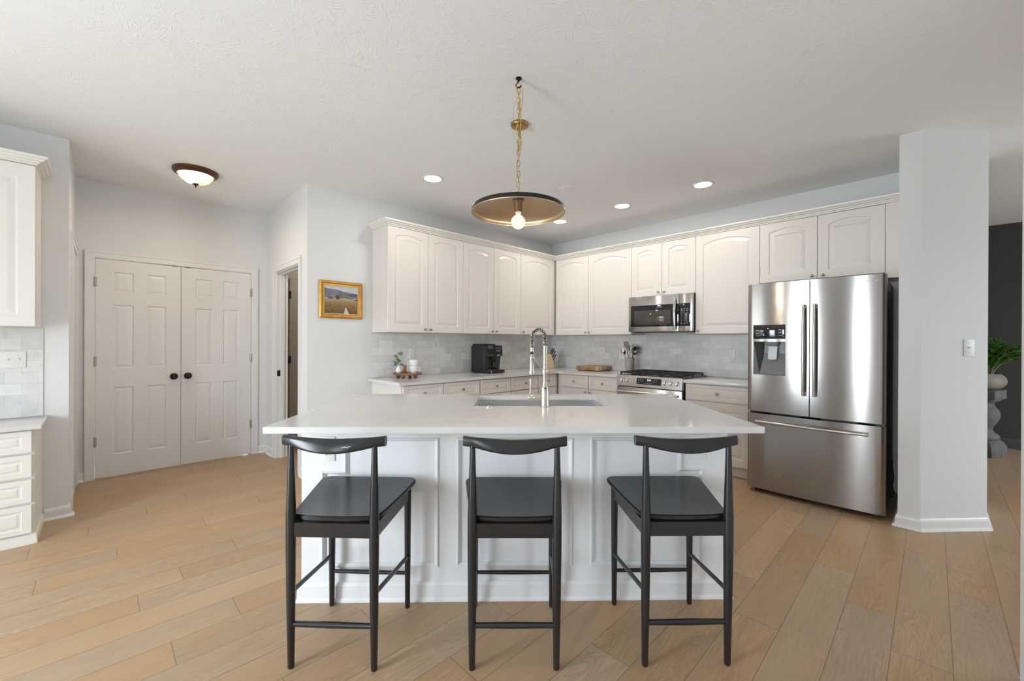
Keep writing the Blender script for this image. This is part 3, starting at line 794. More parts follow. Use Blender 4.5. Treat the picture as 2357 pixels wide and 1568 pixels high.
base((P(0.001, 0.612), ROT_B), 0.908, [(0.060, 0.484), (0.488, 0.904)], [(0.060, 0.484), (0.488, 0.904)], 'cream base cabinet left of the stove', kn=[(0.450, 0.665), (0.522, 0.665)])
base((P(0.001, 2.296), ROT_B), 0.632, [(0.006, 0.628)], [(0.006, 0.628)], 'cream base cabinet between the stove and the fridge', kn=[(0.045, 0.665)])

# ---- counters
bm = new()
prism(bm, [tuple(Q(u, w)) for u, w in ((2.945, 0.001), (2.945, 0.646), (0.646, 0.646), (0.646, 1.522), (0.001, 1.522), (0.001, 0.001))], ZCT-0.030, ZCT)
bmesh.ops.bevel(bm, geom=[e for e in bm.edges if abs(e.verts[0].co.z - e.verts[1].co.z) < 1e-6], offset=0.003, segments=2, affect='EDGES')
c_ = finish(bm, 'countertop', QUARTZ); tag(c_, 'white L-shaped quartz countertop wrapping the corner, left of the stove', 'countertop')
bm = new(); box(bm, 0, 0.636, -0.646, 0, ZCT-0.030, ZCT, 0.003)
c_ = finish(bm, 'countertop', QUARTZ, loc=P(0.001, 2.293), rot=ROT_B); tag(c_, 'short white quartz countertop between the stove and the fridge', 'countertop')

# ---- backsplashes
def splash(name, loc, rot, x1, z0, z1, label):
    bm = new(); box(bm, 0, x1, -0.008, 0, 0, z1-z0)
    o = finish(bm, name, TILE, smooth=False, loc=Vector((loc.x, loc.y, z0)), rot=rot); tag(o, label, 'backsplash'); return o
splash('tile_backsplash', P(2.903, 0.001), ROT_A, 2.90, ZCT+0.0005, ZUB-0.001, 'grey marble subway tile backsplash behind the coffee machine')
splash('tile_backsplash', P(0.001, 0.0095), ROT_B, 2.94, ZCT+0.0005, ZUB-0.001, 'grey marble subway tile backsplash behind the stove')
# extra strip of tile up to the microwave
splash('tile_backsplash', P(UE-0.6, WL+0.001), ROT_A, UE-0.6-5.192, 0.7535, ZUB-0.001, 'white marble tile backsplash between the left cabinets')
bm = new(); box(bm, 0, 0.7605, -0.008, 0, 0, 0.030)
o = finish(bm, 'tile_strip', TILE, smooth=False, loc=P(0.001, 1.5268) + Vector((0, 0, ZUB)), rot=ROT_B); tag(o, 'thin strip of marble tile just below the microwave', 'backsplash')

# ---- left base (desk height)
t = empty('base_cabinet', P(6.60, WL+0.001), ROT_A, 'ivory base cabinet with a stack of drawers at the left edge', 'cabinet')
WB = 0.458; LW = 6.60-5.197
bm = new(); box(bm, 0, LW, -(WB-0.021), 0, 0.0, 0.726); finish(bm, 'body', CABL, t, smooth=False)
for a, b in ((LW-0.462, LW-0.008), (LW-0.924, LW-0.470), (LW-1.386, LW-0.932)):
    for z0, z1 in ((0.072, 0.250), (0.264, 0.410), (0.424, 0.568), (0.580, 0.720)): drawer(t, a, b, z0, z1, -WB, CABL)
bm = new(); box(bm, 0, LW+0.010, -(WB-0.005), -(WB-0.021), 0.0, 0.062); box(bm, 0, LW+0.012, -(WB-0.002), -(WB-0.005), 0.0, 0.020); finish(bm, 'base_trim', CABL, t, smooth=False)
bm = new(); box(bm, LW, LW+0.012, -(WB-0.021), 0, 0.0, 0.055); finish(bm, 'base_trim', CABL, t, smooth=False)
bm = new(); box(bm, 0, 6.6-5.166, -0.487, 0, 0.728, 0.753, 0.003)
c_ = finish(bm, 'countertop', QUARTZ, loc=P(6.60, WL+0.001), rot=ROT_A); tag(c_, 'white quartz countertop on the drawer cabinet at the left edge', 'countertop')

# ================================================================== ISLAND
IR = math.radians(1.2)
isl = empty('kitchen_island', (0.024, 1.889, 0), IR, 'white paneled kitchen island base under the big quartz slab', 'island')
BX0, BX1, BY0, BY1 = -1.066, 1.080, 0.196, 1.150
bm = new()
for r in ((BX0, BX0+0.02, BY0+0.013, BY1), (BX1-0.02, BX1, BY0+0.013, BY1), (BX0+0.02, BX1-0.02, BY1-0.02, BY1), (BX0+0.02, BX1-0.02, BY0+0.013, BY0+0.030)):
    box(bm, r[0], r[1], r[2], r[3], 0, ZCT-0.031)
box(bm, BX0+0.02, BX1-0.02, BY0+0.03, BY1-0.02, 0.0, 0.10)
finish(bm, 'body', ISL, isl, smooth=False)
p1 = [(-0.968, 0.164), (-0.385, 0.164), (-0.385, 0.812), (-0.855, 0.812), (-0.855, 0.648), (-0.968, 0.648)]
p2 = rect(-0.294, 0.164, 0.289, 0.812)
p3 = [(0.379, 0.164), (0.955, 0.164), (0.955, 0.657), (0.846, 0.657), (0.846, 0.812), (0.379, 0.812)]
bm = new()
panel_slab(bm, BX1-BX0, ZCT-0.032, 0.012, [[(x, z) for x, z in p] for p in (p1, p2, p3)],
           [(0.003, -0.007), (0.008, -0.007), (0.013, -0.001), (0.018, 0.003), (0.020, 0.010)], x0=BX0, z0=0.0, edge=0.001)
for v in bm.verts: v.co.y += BY0+0.012
finish(bm, 'panel', ISL, isl, smooth=False)
bm = new()
path = [Vector((BX0, BY1)), Vector((BX0, BY0)), Vector((BX1, BY0)), Vector((BX1, BY1))]
sweep(bm, path, [(0.0, 0.0), (0.022, 0.0), (0.021, 0.010), (0.015, 0.020), (0.014, 0.078), (0.009, 0.088), (0.005, 0.094), (0.0, 0.096)])
finish(bm, 'baseboard', ISL, isl, smooth=False)
# slab with sink hole
HX0, HX1, HY0, HY1 = -0.238, 0.588, 0.612, 1.062
top = empty('countertop', (0.024, 1.889, 0), IR, 'large white veined quartz slab on the island, with the sink cut out', 'countertop')
bm = new()
W2, D2 = 1.147, 1.178
xs = [-W2, HX0, HX1, W2]; ys = [0, HY0, HY1, D2]
def slabhole(bm, xs, ys, z0, z1):
    V = {}
    for k, z in enumerate((z0, z1)):
        for i, x in enumerate(xs):
            for j, y in enumerate(ys): V[i, j, k] = bm.verts.new((x, y, z))
    for i in range(3):
        for j in range(3):
            if i == 1 and j == 1: continue
            for k in (0, 1): bm.faces.new([V[i, j, k], V[i+1, j, k], V[i+1, j+1, k], V[i, j+1, k]])
    for i in range(3):
        bm.faces.new([V[i, 0, 0], V[i+1, 0, 0], V[i+1, 0, 1], V[i, 0, 1]]); bm.faces.new([V[i, 3, 0], V[i+1, 3, 0], V[i+1, 3, 1], V[i, 3, 1]])
        bm.faces.new([V[0, i, 0], V[0, i+1, 0], V[0, i+1, 1], V[0, i, 1]]); bm.faces.new([V[3, i, 0], V[3, i+1, 0], V[3, i+1, 1], V[3, i, 1]])
    bm.faces.new([V[1, 1, 0], V[2, 1, 0], V[2, 1, 1], V[1, 1, 1]]); bm.faces.new([V[1, 2, 0], V[2, 2, 0], V[2, 2, 1], V[1, 2, 1]])
    bm.faces.new([V[1, 1, 0], V[1, 2, 0], V[1, 2, 1], V[1, 1, 1]]); bm.faces.new([V[2, 1, 0], V[2, 2, 0], V[2, 2, 1], V[2, 1, 1]])
slabhole(bm, xs, ys, ZCT-0.030, ZCT)
bmesh.ops.recalc_face_normals(bm, faces=bm.faces)
es = [e for e in bm.edges if e.calc_face_angle(0) > 1.0]
bmesh.ops.bevel(bm, geom=es, offset=0.002, segments=2, affect='EDGES')
finish(bm, 'slab', QUARTZ, top)
# sink
sink = empty('kitchen_sink', (0.024, 1.889, 0), IR, 'stainless steel undermount sink in the island', 'sink')
bm = new(); a, b, c, d = HX0-0.006, HX1+0.006, HY0-0.006, HY1+0.006; zt, zb = ZCT-0.0305, 0.665
t_ = 0.0015
box(bm, a-0.02, a, c-0.02, d+0.02, zt-0.002, zt); box(bm, b, b+0.02, c-0.02, d+0.02, zt-0.002, zt); box(bm, a, b, c-0.02, c, zt-0.002, zt); box(bm, a, b, d, d+0.02, zt-0.002, zt)
# walls with a small ledge 18 mm below the rim
for (x0, x1, y0, y1) in ((a-t_, a, c-t_, d+t_), (b, b+t_, c-t_, d+t_), (a, b, c-t_, c), (a, b, d, d+t_)): box(bm, x0, x1, y0, y1, zt-0.022, zt)
e_ = 0.010
for (x0, x1, y0, y1) in ((a, a+e_, c, d), (b-e_, b, c, d), (a+e_, b-e_, c, c+e_), (a+e_, b-e_, d-e_, d)): box(bm, x0, x1, y0, y1, zt-0.024, zt-0.022)
for (x0, x1, y0, y1) in ((a+e_-t_, a+e_, c+e_, d-e_), (b-e_, b-e_+t_, c+e_, d-e_), (a+e_, b-e_, c+e_-t_, c+e_), (a+e_, b-e_, d-e_, d-e_+t_)): box(bm, x0, x1, y0, y1, zb, zt-0.022)
box(bm, a+e_, b-e_, c+e_, d-e_, zb-t_, zb)
finish(bm, 'basin', SINKM, sink, smooth=False)
bm = new(); lathe(bm, [(0.045, 0), (0.045, 0.003), (0.03, 0.002), (0.0, 0.001)], 24, Matrix.Translation((0.175, 0.86, zb))); finish(bm, 'drain', CHROME, sink)

# outlet / plates
def outlet(name, loc, rot, label, cat='outlet', kind='duplex', w=0.070, h=0.114, y=0.0):
    t = empty(name, loc, rot, label, cat)
    bm = new(); box(bm, -w/2, w/2, -0.006, 0, -h/2, h/2, 0.002); finish(bm, 'plate', PLATE, t)
    if kind == 'duplex':
        for s in (-1, 1):
            bm = new(); lathe(bm, [(0.016, 0.005), (0.016, 0.0075), (0, 0.0076)], 20, Mface(0, 0, s*0.0195)); 
            r_ = finish(bm, 'receptacle', PLATE, t)
            bm = new()
            box(bm, -0.0075, -0.0055, -0.0082, -0.0075, s*0.0195, s*0.0195+0.008); box(bm, 0.0055, 0.0075, -0.0082, -0.0075, s*0.0195+0.001, s*0.0195+0.007)
            lathe(bm, [(0.0026, 0.0075), (0.0026, 0.0082)], 10, Mface(0, 0, s*0.0195-0.007))
            finish(bm, 'slots', SLOT, r_)
    elif kind == 'decora':
        bm = new(); box(bm, -0.0165, 0.0165, -0.008, -0.006, -0.033, 0.033, 0.0008); r_ = finish(bm, 'receptacle', PLATE, t)
        bm = new()
        for s in (-1, 1):
            box(bm, -0.0075, -0.0055, -0.0087, -0.008, s*0.022, s*0.022+0.008); box(bm, 0.0055, 0.0075, -0.0087, -0.008, s*0.022+0.001, s*0.022+0.007)
            lathe(bm, [(0.0026, 0.008), (0.0026, 0.0087)], 10, Mface(0, 0, s*0.022-0.006))
        box(bm, 0.012, 0.0135, -0.0087, -0.008, -0.012, 0.004)
        finish(bm, 'slots', SLOT, r_)
    elif kind == 'toggle':
        n = max(1, round((w-0.035)/0.046 + 0.01)); 
        for i in range(n):
            x = (i-(n-1)/2)*0.046
            bm = new(); box(bm, x-0.0045, x+0.0045, -0.016, -0.006, -0.004, 0.010, 0.001); box(bm, x-0.005, x+0.005, -0.0065, -0.006, -0.012, 0.012)
            finish(bm, 'toggle', PLATE, t)
            bm = new(); lathe(bm, [(0.002, 0.006), (0.002, 0.0068)], 8, Mface(x, 0, 0.030)); lathe(bm, [(0.002, 0.006), (0.002, 0.0068)], 8, Mface(x, 0, -0.030)); finish(bm, 'screw', MGREY, t)
    return t
def ipt(x, y, z): return Vector((0.024 + x*math.cos(IR) - y*math.sin(IR), 1.889 + x*math.sin(IR) + y*math.cos(IR), z))
outlet('wall_outlet', ipt(-0.940, BY0, 0.757), IR, 'white outlet on the left end of the island front, behind the left stool', kind='decora', w=0.080, h=0.120)
outlet('blank_plate', ipt(0.925, BY0, 0.765), IR, 'blank white cover plate on the right end of the island front', 'cover plate', 'blank', w=0.084, h=0.124)
outlet('wall_outlet', P(2.441, 0.0095, 1.150), ROT_A, 'white outlet on the tile above the stacked mugs')
outlet('wall_outlet', P(0.0095, 0.268, 1.155), ROT_B, 'narrow white outlet on the tile nearest the inner corner')
outlet('wall_outlet', P(0.0095, 0.914, 1.155), ROT_B, 'white outlet on the tile above the cutting board')
outlet('wall_outlet', P(0.0095, 2.559, 1.155), ROT_B, 'white outlet on the tile between the stove and the fridge')
outlet('light_switch', P(5.271+0.082, WL+0.0095, 1.157), ROT_A, 'wide white switch plate with toggles on the left tile', 'switch', 'toggle', w=0.164, h=0.114)
# switch on the angled wall corner
v0, v1 = P(0.870, 4.032), P(0.500, 4.360); dd = (v1-v0).normalized()
outlet('light_switch', v0 + dd*0.352 + Vector((dd.y, -dd.x, 0))*0.001 + Vector((0, 0, 1.262)), math.atan2(dd.y, dd.x), 'single white light switch on the angled wall end right of the fridge', 'switch', 'toggle', w=0.074, h=0.118)

# ================================================================== FAUCET
fx, fy = 0.196, 2.463
t = empty('kitchen_faucet', (fx, fy, ZCT), 0, 'tall brushed nickel spring faucet at the island sink', 'faucet')
bm = new(); lathe(bm, [(0.030, 0), (0.030, 0.003), (0.0265, 0.007), (0.0262, 0.122), (0.025, 0.124), (0.0165, 0.124), (0.0165, 0.146), (0.0145, 0.148), (0.0145, 0.150)], 28); finish(bm, 'body', FAUCET, t)
bm = new(); pr = []
z = 0.150
while z < 0.362:
    pr += [(0.0133, z), (0.0143, z+0.0012), (0.0143, z+0.0026), (0.0133, z+0.0038)]; z += 0.0045
lathe(bm, pr, 20); finish(bm, 'ribbed_column', FAUCET, t)
bm = new(); lathe(bm, [(0.015, 0.198), (0.019, 0.199), (0.0195, 0.202), (0.0195, 0.218), (0.019, 0.221), (0.015, 0.222)], 24); finish(bm, 'column_ring', FAUCET, t)
# hose arc: from (0,.362) up over to (-.078,.39)
arc = []
cxh, czh, rh = -0.038, 0.418, 0.038
arc += [(-0.0002, 0, 0.360), (0.0, 0, 0.39)]
for i in range(13): a = math.radians(i*15); arc.append((cxh + rh*math.cos(a)*1.0, 0, czh + rh*1.15*math.sin(a)))
arc += [(-0.077, 0, 0.40), (-0.0775, 0, 0.335), (-0.078, 0, 0.31)]
bm = new(); tube(bm, arc, 0.0068, 10); finish(bm, 'hose', RUBBER, t)
# spring coil along the arc
def resample(pts, n):
    pts = [Vector(p) for p in pts]; ls = [0]
    for a, b in zip(pts, pts[1:]): ls.append(ls[-1] + (b-a).length)
    out = []
    for k in range(n):
        s = ls[-1]*k/(n-1); i = max(j for j in range(len(ls)) if ls[j] <= s + 1e-9); i = min(i, len(pts)-2)
        f = (s-ls[i])/(ls[i+1]-ls[i]); out.append(pts[i].lerp(pts[i+1], f))
    return out
arcs = arc[:-2] + [(-0.0775, 0, 0.352)]
N_ = 560; rs = resample(arcs, N_); coil = []
for i, p in enumerate(rs):
    tg = (rs[min(i+1, N_-1)] - rs[max(i-1, 0)]).normalized(); n_ = Vector((-tg.z, 0, tg.x)); b_ = Vector((0, 1, 0))
    a = i/N_*2*PI*28
    coil.append(p + (n_*math.cos(a) + b_*math.sin(a))*0.0122)
bm = new(); tube(bm, coil, 0.0018, 6); finish(bm, 'spring', FAUCET, t)
Mh = Matrix.Translation((-0.078, 0, 0))
bm = new(); lathe(bm, [(0.009, 0.328), (0.012, 0.330), (0.0122, 0.352), (0.009, 0.354)], 20, Mh); finish(bm, 'spring_collar', FAUCET, t)
bm = new(); lathe(bm, [(0.0, 0.193), (0.014, 0.194), (0.0155, 0.197), (0.0195, 0.198), (0.0195, 0.208), (0.0165, 0.210), (0.0150, 0.218), (0.0140, 0.292), (0.0148, 0.294), (0.0148, 0.300), (0.008, 0.304), (0.0065, 0.314), (0.0, 0.315)], 24, Mh); finish(bm, 'spray_head', FAUCET, t)
bm = new(); tube(bm, [(-0.066, -0.016, 0.294), (-0.018, -0.014, 0.226)], 0.0028, 8); lathe(bm, [(0.016, 0.284), (0.0165, 0.286), (0.0165, 0.296), (0.016, 0.298)], 20, Mh); finish(bm, 'docking_arm', FAUCET, t)
bm = new(); lathe(bm, [(0.0, 0), (0.0195, 0), (0.0205, 0.002), (0.0205, 0.034), (0.019, 0.036), (0.019, 0.038), (0.0205, 0.040), (0.0205, 0.076), (0.0205, 0.095)], 24, Matrix.Translation((-0.101, 0, 0.056)) @ Matrix.Rotation(PI/2, 4, 'Y')); h_ = finish(bm, 'handle', FAUCET, t)
bm = new(); tube(bm, [(-0.086, 0, 0.072), (-0.0865, 0, 0.168)], 0.0042, 10); finish(bm, 'lever', FAUCET, h_)
bm = new(); lathe(bm, [(0.0045, 0.026), (0.0045, 0.0275), (0, 0.0275)], 12, Mface(0.002, 0, 0.114)); finish(bm, 'screw_cap', BLACKM, t)
bm = new(); lathe(bm, [(0.025, 0), (0.025, 0.004), (0.023, 0.007), (0.014, 0.008), (0.013, 0.011), (0.009, 0.012), (0, 0.012)], 24)
o = finish(bm, 'air_switch', CHROME, loc=(-0.134, 2.452, ZCT)); tag(o, 'small round chrome sink button on the island top, left of the faucet', 'sink button')

# ================================================================== STOOLS
def make_stool():
    t = empty('bar_stool', (0, 0, 0))
    LB, LF = 0.167, 0.187; YB, YF = -0.193, 0.193
    for s in (-1, 1):
        bm = new(); zs = [(0, .0105), (0.004, .0125), (0.25, .0165), (0.50, .0190), (0.60, .0190), (0.74, .0145), (0.888, .0105)]
        tube(bm, [(s*LB, YB - 0.004*math.sin(z*3), z) for z, r in zs], [r for z, r in zs], 16); finish(bm, 'leg', BLACKW, t)
        bm = new(); zs = [(0, .0105), (0.004, .0120), (0.28, .0150), (0.52, .0165), (0.606, .0165)]
        tube(bm, [(s*LF, YF, z) for z, r in zs], [r for z, r in zs], 16); finish(bm, 'leg', BLACKW, t)
    # crest rail
    bm = new(); n = 33; hw = 0.206; rings = []
    for i in range(n):
        q = -1 + 2*i/(n-1); x = q*hw
        c = math.cos(q*PI/2)**2 if abs(q) < 1 else 0.0
        cc = max(0.0, math.cos(min(1, abs(q)/0.80)*PI/2))
        y = YB + 0.014 - 0.038*(1-q*q)
        zt = 0.921 - 0.007*(1-q*q); hh = 0.040 + 0.016*cc; dd_ = 0.031 - 0.006*cc
        zc = zt - hh/2
        lean = 0.010*cc
        ring = []
        m_ = 16
        for k in range(m_):
            a = 2*PI*k/m_; ca, sa = math.cos(a), math.sin(a)
            px = abs(ca)**0.65*math.copysign(1, ca)*dd_/2; pzz = abs(sa)**0.65*math.copysign(1, sa)*hh/2
            ring.append(bm.verts.new((x, y + px + lean*(pzz/hh*2), zc + pzz)))
        rings.append(ring)
    for a, b in zip(rings, rings[1:]):
        for k in range(16): bm.faces.new((a[k], a[(k+1) % 16], b[(k+1) % 16], b[k]))
    bm.faces.new(rings[0]); bm.faces.new(rings[-1][::-1])
    finish(bm, 'crest_rail', BLACKW, t, ang=50)
    # seat
    bm = new(); nu, nv = 24, 18
    def outline(s):   # s: 0 rear .. 1 front -> half width
        hw = 0.176 + (0.232-0.176)*min(1, s*1.12)**0.9
        r = 0.035
        yy = s*0.395
        if yy < r: hw -= (r - math.sqrt(max(0, r*r-(r-yy)**2)))*0.8
        if 0.395-yy < r: hw -= (r - math.sqrt(max(0, r*r-(r-(0.395-yy))**2)))
        return hw
    def seat_z(x, s):
        dish = 0.010*math.cos(min(1, abs(x)/0.22)*PI/2)*math.sin(PI*min(1, max(0, s)))
        return 0.604 + 0.026*s**1.3 - dish
    grid = []
    for lay, dz_ in ((0, 0.0), (1, -0.022)):
        G = []
        for j in range(nv+1):
            s = 0.5 - 0.5*math.cos(PI*j/nv); hw = outline(s)
            row = []
            for i in range(nu+1):
                q = -1 + 2*i/nu; x = q*hw
                yb = -0.183 + 0.390*s - (0.012*(1-q*q))*(1-s)
                if s > 0.5: yb -= 0.010*q*q*(s-0.5)*2*0
                row.append(bm.verts.new((x*(0.985 if lay else 1), yb, seat_z(x, s) + dz_)))
            G.append(row)
        grid.append(G)
    for G, fl in ((grid[0], 1), (grid[1], -1)):
        for j in range(nv):
            for i in range(nu):
                f = [G[j][i], G[j][i+1], G[j+1][i+1], G[j+1][i]]
                bm.faces.new(f if fl > 0 else f[::-1])
    A, B = grid
    per = [(0, i) for i in range(nu)] + [(j, nu) for j in range(nv)] + [(nv, i) for i in range(nu, 0, -1)] + [(j, 0) for j in range(nv, 0, -1)]
    for a, b in zip(per, per[1:] + per[:1]):
        bm.faces.new((A[a[0]][a[1]], A[b[0]][b[1]], B[b[0]][b[1]], B[a[0]][a[1]]))
    bmesh.ops.recalc_face_normals(bm, faces=bm.faces)
    es = [e for e in bm.edges if e.calc_face_angle(0) > 0.9]
    bmesh.ops.bevel(bm, geom=es, offset=0.005, segments=2, affect='EDGES')
    finish(bm, 'seat', BLACKW, t, ang=50)
    bm = new(); box(bm, -0.150, 0.150, -0.172, 0.180, 0.556, 0.579, 0.002); finish(bm, 'seat_frame', BLACKW, t)  # block added under the seat to keep the gap above the apron dark
    # aprons
    bm = new(); n = 12
    pf = []; pb = []
    for i in range(n+1):
        q = -1 + 2*i/n; pf.append((q*(LB-0.012), YB-0.012 - 0.000*(1-q*q))); 
    prism(bm, pf + [(x, y+0.020) for x, y in pf[::-1]], 0.524, 0.580); finish(bm, 'apron', BLACKW, t)
    bm = new(); box(bm, -LF+0.01, LF-0.01, YF-0.010, YF+0.010, 0.530, 0.588, 0.002); finish(bm, 'apron', BLACKW, t)
    for s in (-1, 1):
        bm = new()
        x0, x1 = s*LB, s*LF
        vs = []
        for (x, y, zt_, zb_) in ((x0, YB+0.012, 0.576, 0.520), (x1, YF-0.010, 0.594, 0.530)):
            for dx in (-0.009, 0.009):
                for z in (zb_, zt_): vs.append(bm.verts.new((x+dx, y, z)))
        for f in ((0, 1, 3, 2), (4, 6, 7, 5), (0, 4, 5, 1), (2, 3, 7, 6), (0, 2, 6, 4), (1, 5, 7, 3)): bm.faces.new([vs[i] for i in f])
        finish(bm, 'apron', BLACKW, t, smooth=False)
        bm = new(); tube(bm, [(x0, YB+0.008, 0.298), (x1, YF-0.006, 0.250)], [0.0095, 0.0095], 12); finish(bm, 'stretcher', BLACKW, t)
    bm = new(); tube(bm, [(-LB+0.006, YB-0.002, 0.175), (0, YB-0.002, 0.175), (LB-0.006, YB-0.002, 0.175)], [0.0105, 0.0125, 0.0105], 12); finish(bm, 'stretcher', BLACKW, t)
    bm = new(); tube(bm, [(-LF+0.006, YF, 0.168), (0, YF, 0.168), (LF-0.006, YF, 0.168)], [0.0085, 0.0105, 0.0085], 12); finish(bm, 'stretcher', BLACKW, t)
    return t
st = make_stool()
for i, (x, y, r, lab) in enumerate(((-0.698, 1.828, -2.1, 'black wooden bar stool with curved backrest, leftmost of the three at the island'),
                                    (0.012, 1.830, 0.4, 'black wooden bar stool with curved backrest, middle one of three'),
                                    (0.700, 1.854, 1.2, 'black wooden bar stool with curved backrest, the one nearest the fridge'))):
    s_ = st if i == 0 else copy_tree(st)
    s_.location = (x, y, 0); s_.rotation_euler = (0, 0, math.radians(r))
    tag(s_, lab, 'bar stool', 'bar stools along the island')
# worn white scuffs on the left stool's rail
bm = new()
for dx, dz, w_, a in ((0.050, 0.884, 0.006, 0.3), (0.058, 0.8855, 0.010, 0.2), (0.067, 0.8835, 0.008, 0.1), (0.074, 0.887, 0.010, 0.25), (0.082, 0.8865, 0.003, 0.0)):
    q = dx/0.208; y = -0.193 + 0.014 - 0.038*(1-q*q) - 0.0145
    box(bm, dx, dx+w_, y-0.0012, y+0.002, dz, dz+0.0018)
SC = mat('white_scuff', (0.7, 0.7, 0.7), 0.6)
finish(bm, 'scuff', SC, st, smooth=False)

# ================================================================== FRIDGE
FW0 = 2.950
fr = empty('french_door_fridge', P(0, FW0), ROT_B, 'stainless steel French door fridge with ice dispenser', 'fridge')
FD = 0.862; FW = 0.908
bm = new(); box(bm, 0.006, FW-0.006, -0.775, -0.06, 0.025, 1.775, 0.004); 
finish(bm, 'case', FSIDE, fr)
def front_y(x):     # gently bowed front
    q = (x - FW/2)/(FW/2)
    y = -FD - 0.020*(1-q*q)
    r = 0.022; e = min(x, FW-x)
    if e < r: y += (r - math.sqrt(max(0, r*r-(r-e)**2)))
    return y
def steel_panel(name, x0, x1, zlev, hole=None, parent=fr):
    n = 28
    xs = sorted(set([x0 + (x1-x0)*i/n for i in range(n+1)] + ([hole[0], hole[1]] if hole else []) + [x0+0.002, x0+0.006, x0+0.012, x1-0.002, x1-0.006, x1-0.012]))
    bm = new(); G = [[bm.verts.new((x, front_y(x), z)) for x in xs] for z in zlev]
    for j in range(len(zlev)-1):
        for i in range(len(xs)-1):
            if hole and xs[i] >= hole[0]-1e-6 and xs[i+1] <= hole[1]+1e-6 and zlev[j] >= hole[2]-1e-6 and zlev[j+1] <= hole[3]+1e-6: continue
            bm.faces.new((G[j][i], G[j][i+1], G[j+1][i+1], G[j+1][i]))
    yb = -0.785
    for row, in ((G[0],), (G[-1],)):
        for i in range(len(xs)-1):
            a, b = row[i], row[i+1]
            c = bm.verts.new((b.co.x, yb, b.co.z)); d = bm.verts.new((a.co.x, yb, a.co.z)); bm.faces.new((a, b, c, d))
    for i in (0, -1):
        for j in range(len(zlev)-1):
            a, b = G[j][i], G[j+1][i]
            c = bm.verts.new((b.co.x, yb, b.co.z)); d = bm.verts.new((a.co.x, yb, a.co.z)); bm.faces.new((a, b, c, d))
    bmesh.ops.remove_doubles(bm, verts=bm.verts, dist=1e-5)
    return finish(bm, name, STEEL, parent, ang=40)
HX = (0.049, 0.288, 1.018, 1.442)
dl = steel_panel('door', 0.0, 0.450, [0.702, 1.018, 1.442, 1.796], HX)
dr = steel_panel('door', 0.456, FW, [0.702, 1.2, 1.796])
dd_ = steel_panel('freezer_drawer', 0.0, FW, [0.040, 0.35, 0.684])
# dispenser
yf = front_y(0.17)
bm = new()
a, b = HX[0], HX[1]
yd = -0.800
for (x0, x1, z0, z1) in ((a, a+0.004, 1.018, 1.442), (b-0.004, b, 1.018, 1.442), (a, b, 1.018, 1.024)):
    box(bm, x0, x1, -0.868, yd, z0, z1)
box(bm, a, b, yd, yd+0.004, 1.018, 1.30)
finish(bm, 'dispenser_frame', GPLAST, dl)
bm = new()   # sloping back of the recess
vs = [bm.verts.new(v) for v in ((a+0.045, -0.868+0.006, 1.024), (b-0.006, -0.868+0.006, 1.024), (b-0.006, yd-0.001, 1.20), (a+0.065, yd-0.001, 1.20), (b-0.006, yd-0.001, 1.296), (a+0.070, yd-0.001, 1.296))]
bm.faces.new((vs[0], vs[1], vs[2], vs[3])); bm.faces.new((vs[3], vs[2], vs[4], vs[5]))
finish(bm, 'recess_wall', MGREY, dl, smooth=False)
bm = new()
vs = [bm.verts.new(v) for v in ((a+0.004, -0.867, 1.024), (a+0.045, -0.862, 1.024), (a+0.065, yd-0.001, 1.20), (a+0.070, yd-0.001, 1.296), (a+0.004, -0.867, 1.296))]
bm.faces.new(vs); finish(bm, 'recess_wall', GPLAST, dl, smooth=False)
bm = new(); box(bm, a, b, yf-0.001, yd, 1.326, 1.442, 0.002); pn = finish(bm, 'control_panel', BGLASS, dl)
bm = new(); box(bm, a, b, yf-0.002, yd, 1.297, 1.3255, 0.001); finish(bm, 'dispenser_bar', STEELH, dl)
bm = new(); prism(bm, [(a+0.080, 1.296), (a+0.185, 1.296), (a+0.175, 1.272), (a+0.168, 1.265), (a+0.100, 1.265), (a+0.090, 1.272)], -0.858, -0.81, Matrix.Rotation(PI/2, 4, 'X') @ Matrix.Scale(-1, 4, (0, 0, 1)))
finish(bm, 'nozzle', GPLAST, dl)
bm = new()
vs = [bm.verts.new(v) for v in ((a+0.108, -0.835, 1.262), (a+0.172, -0.835, 1.262), (a+0.170, -0.848, 1.155), (a+0.155, -0.850, 1.148), (a+0.120, -0.850, 1.148), (a+0.105, -0.848, 1.155))]
f = bm.faces.new(vs); r_ = bmesh.ops.extrude_face_region(bm, geom=[f]); 
for v in [g for g in r_['geom'] if isinstance(g, bmesh.types.BMVert)]: v.co.y += 0.006
finish(bm, 'paddle', mat('grey_metal_paddle', (0.33, 0.33, 0.33), 0.42, 0.8), dl)
bm = new()
for x, z, w_ in ((0.019, 1.398, .026), (0.019, 1.392, .030), (0.020, 1.374, .022), (0.020, 1.368, .028), (0.017, 1.350, .034), (0.188, 1.402, .020), (0.186, 1.396, .030), (0.188, 1.380, .026), (0.186, 1.374, .024), (0.185, 1.352, .034)):
    box(bm, a+x, a+x+w_, yf-0.0018, yf-0.001, z-0.0014, z+0.0014)
finish(bm, 'panel_print', MARK, pn, smooth=False)
bm = new(); box(bm, a+0.074, a+0.084, yf-0.0018, yf-0.001, 1.350, 1.366); finish(bm, 'indicator', BLUE, pn, smooth=False)
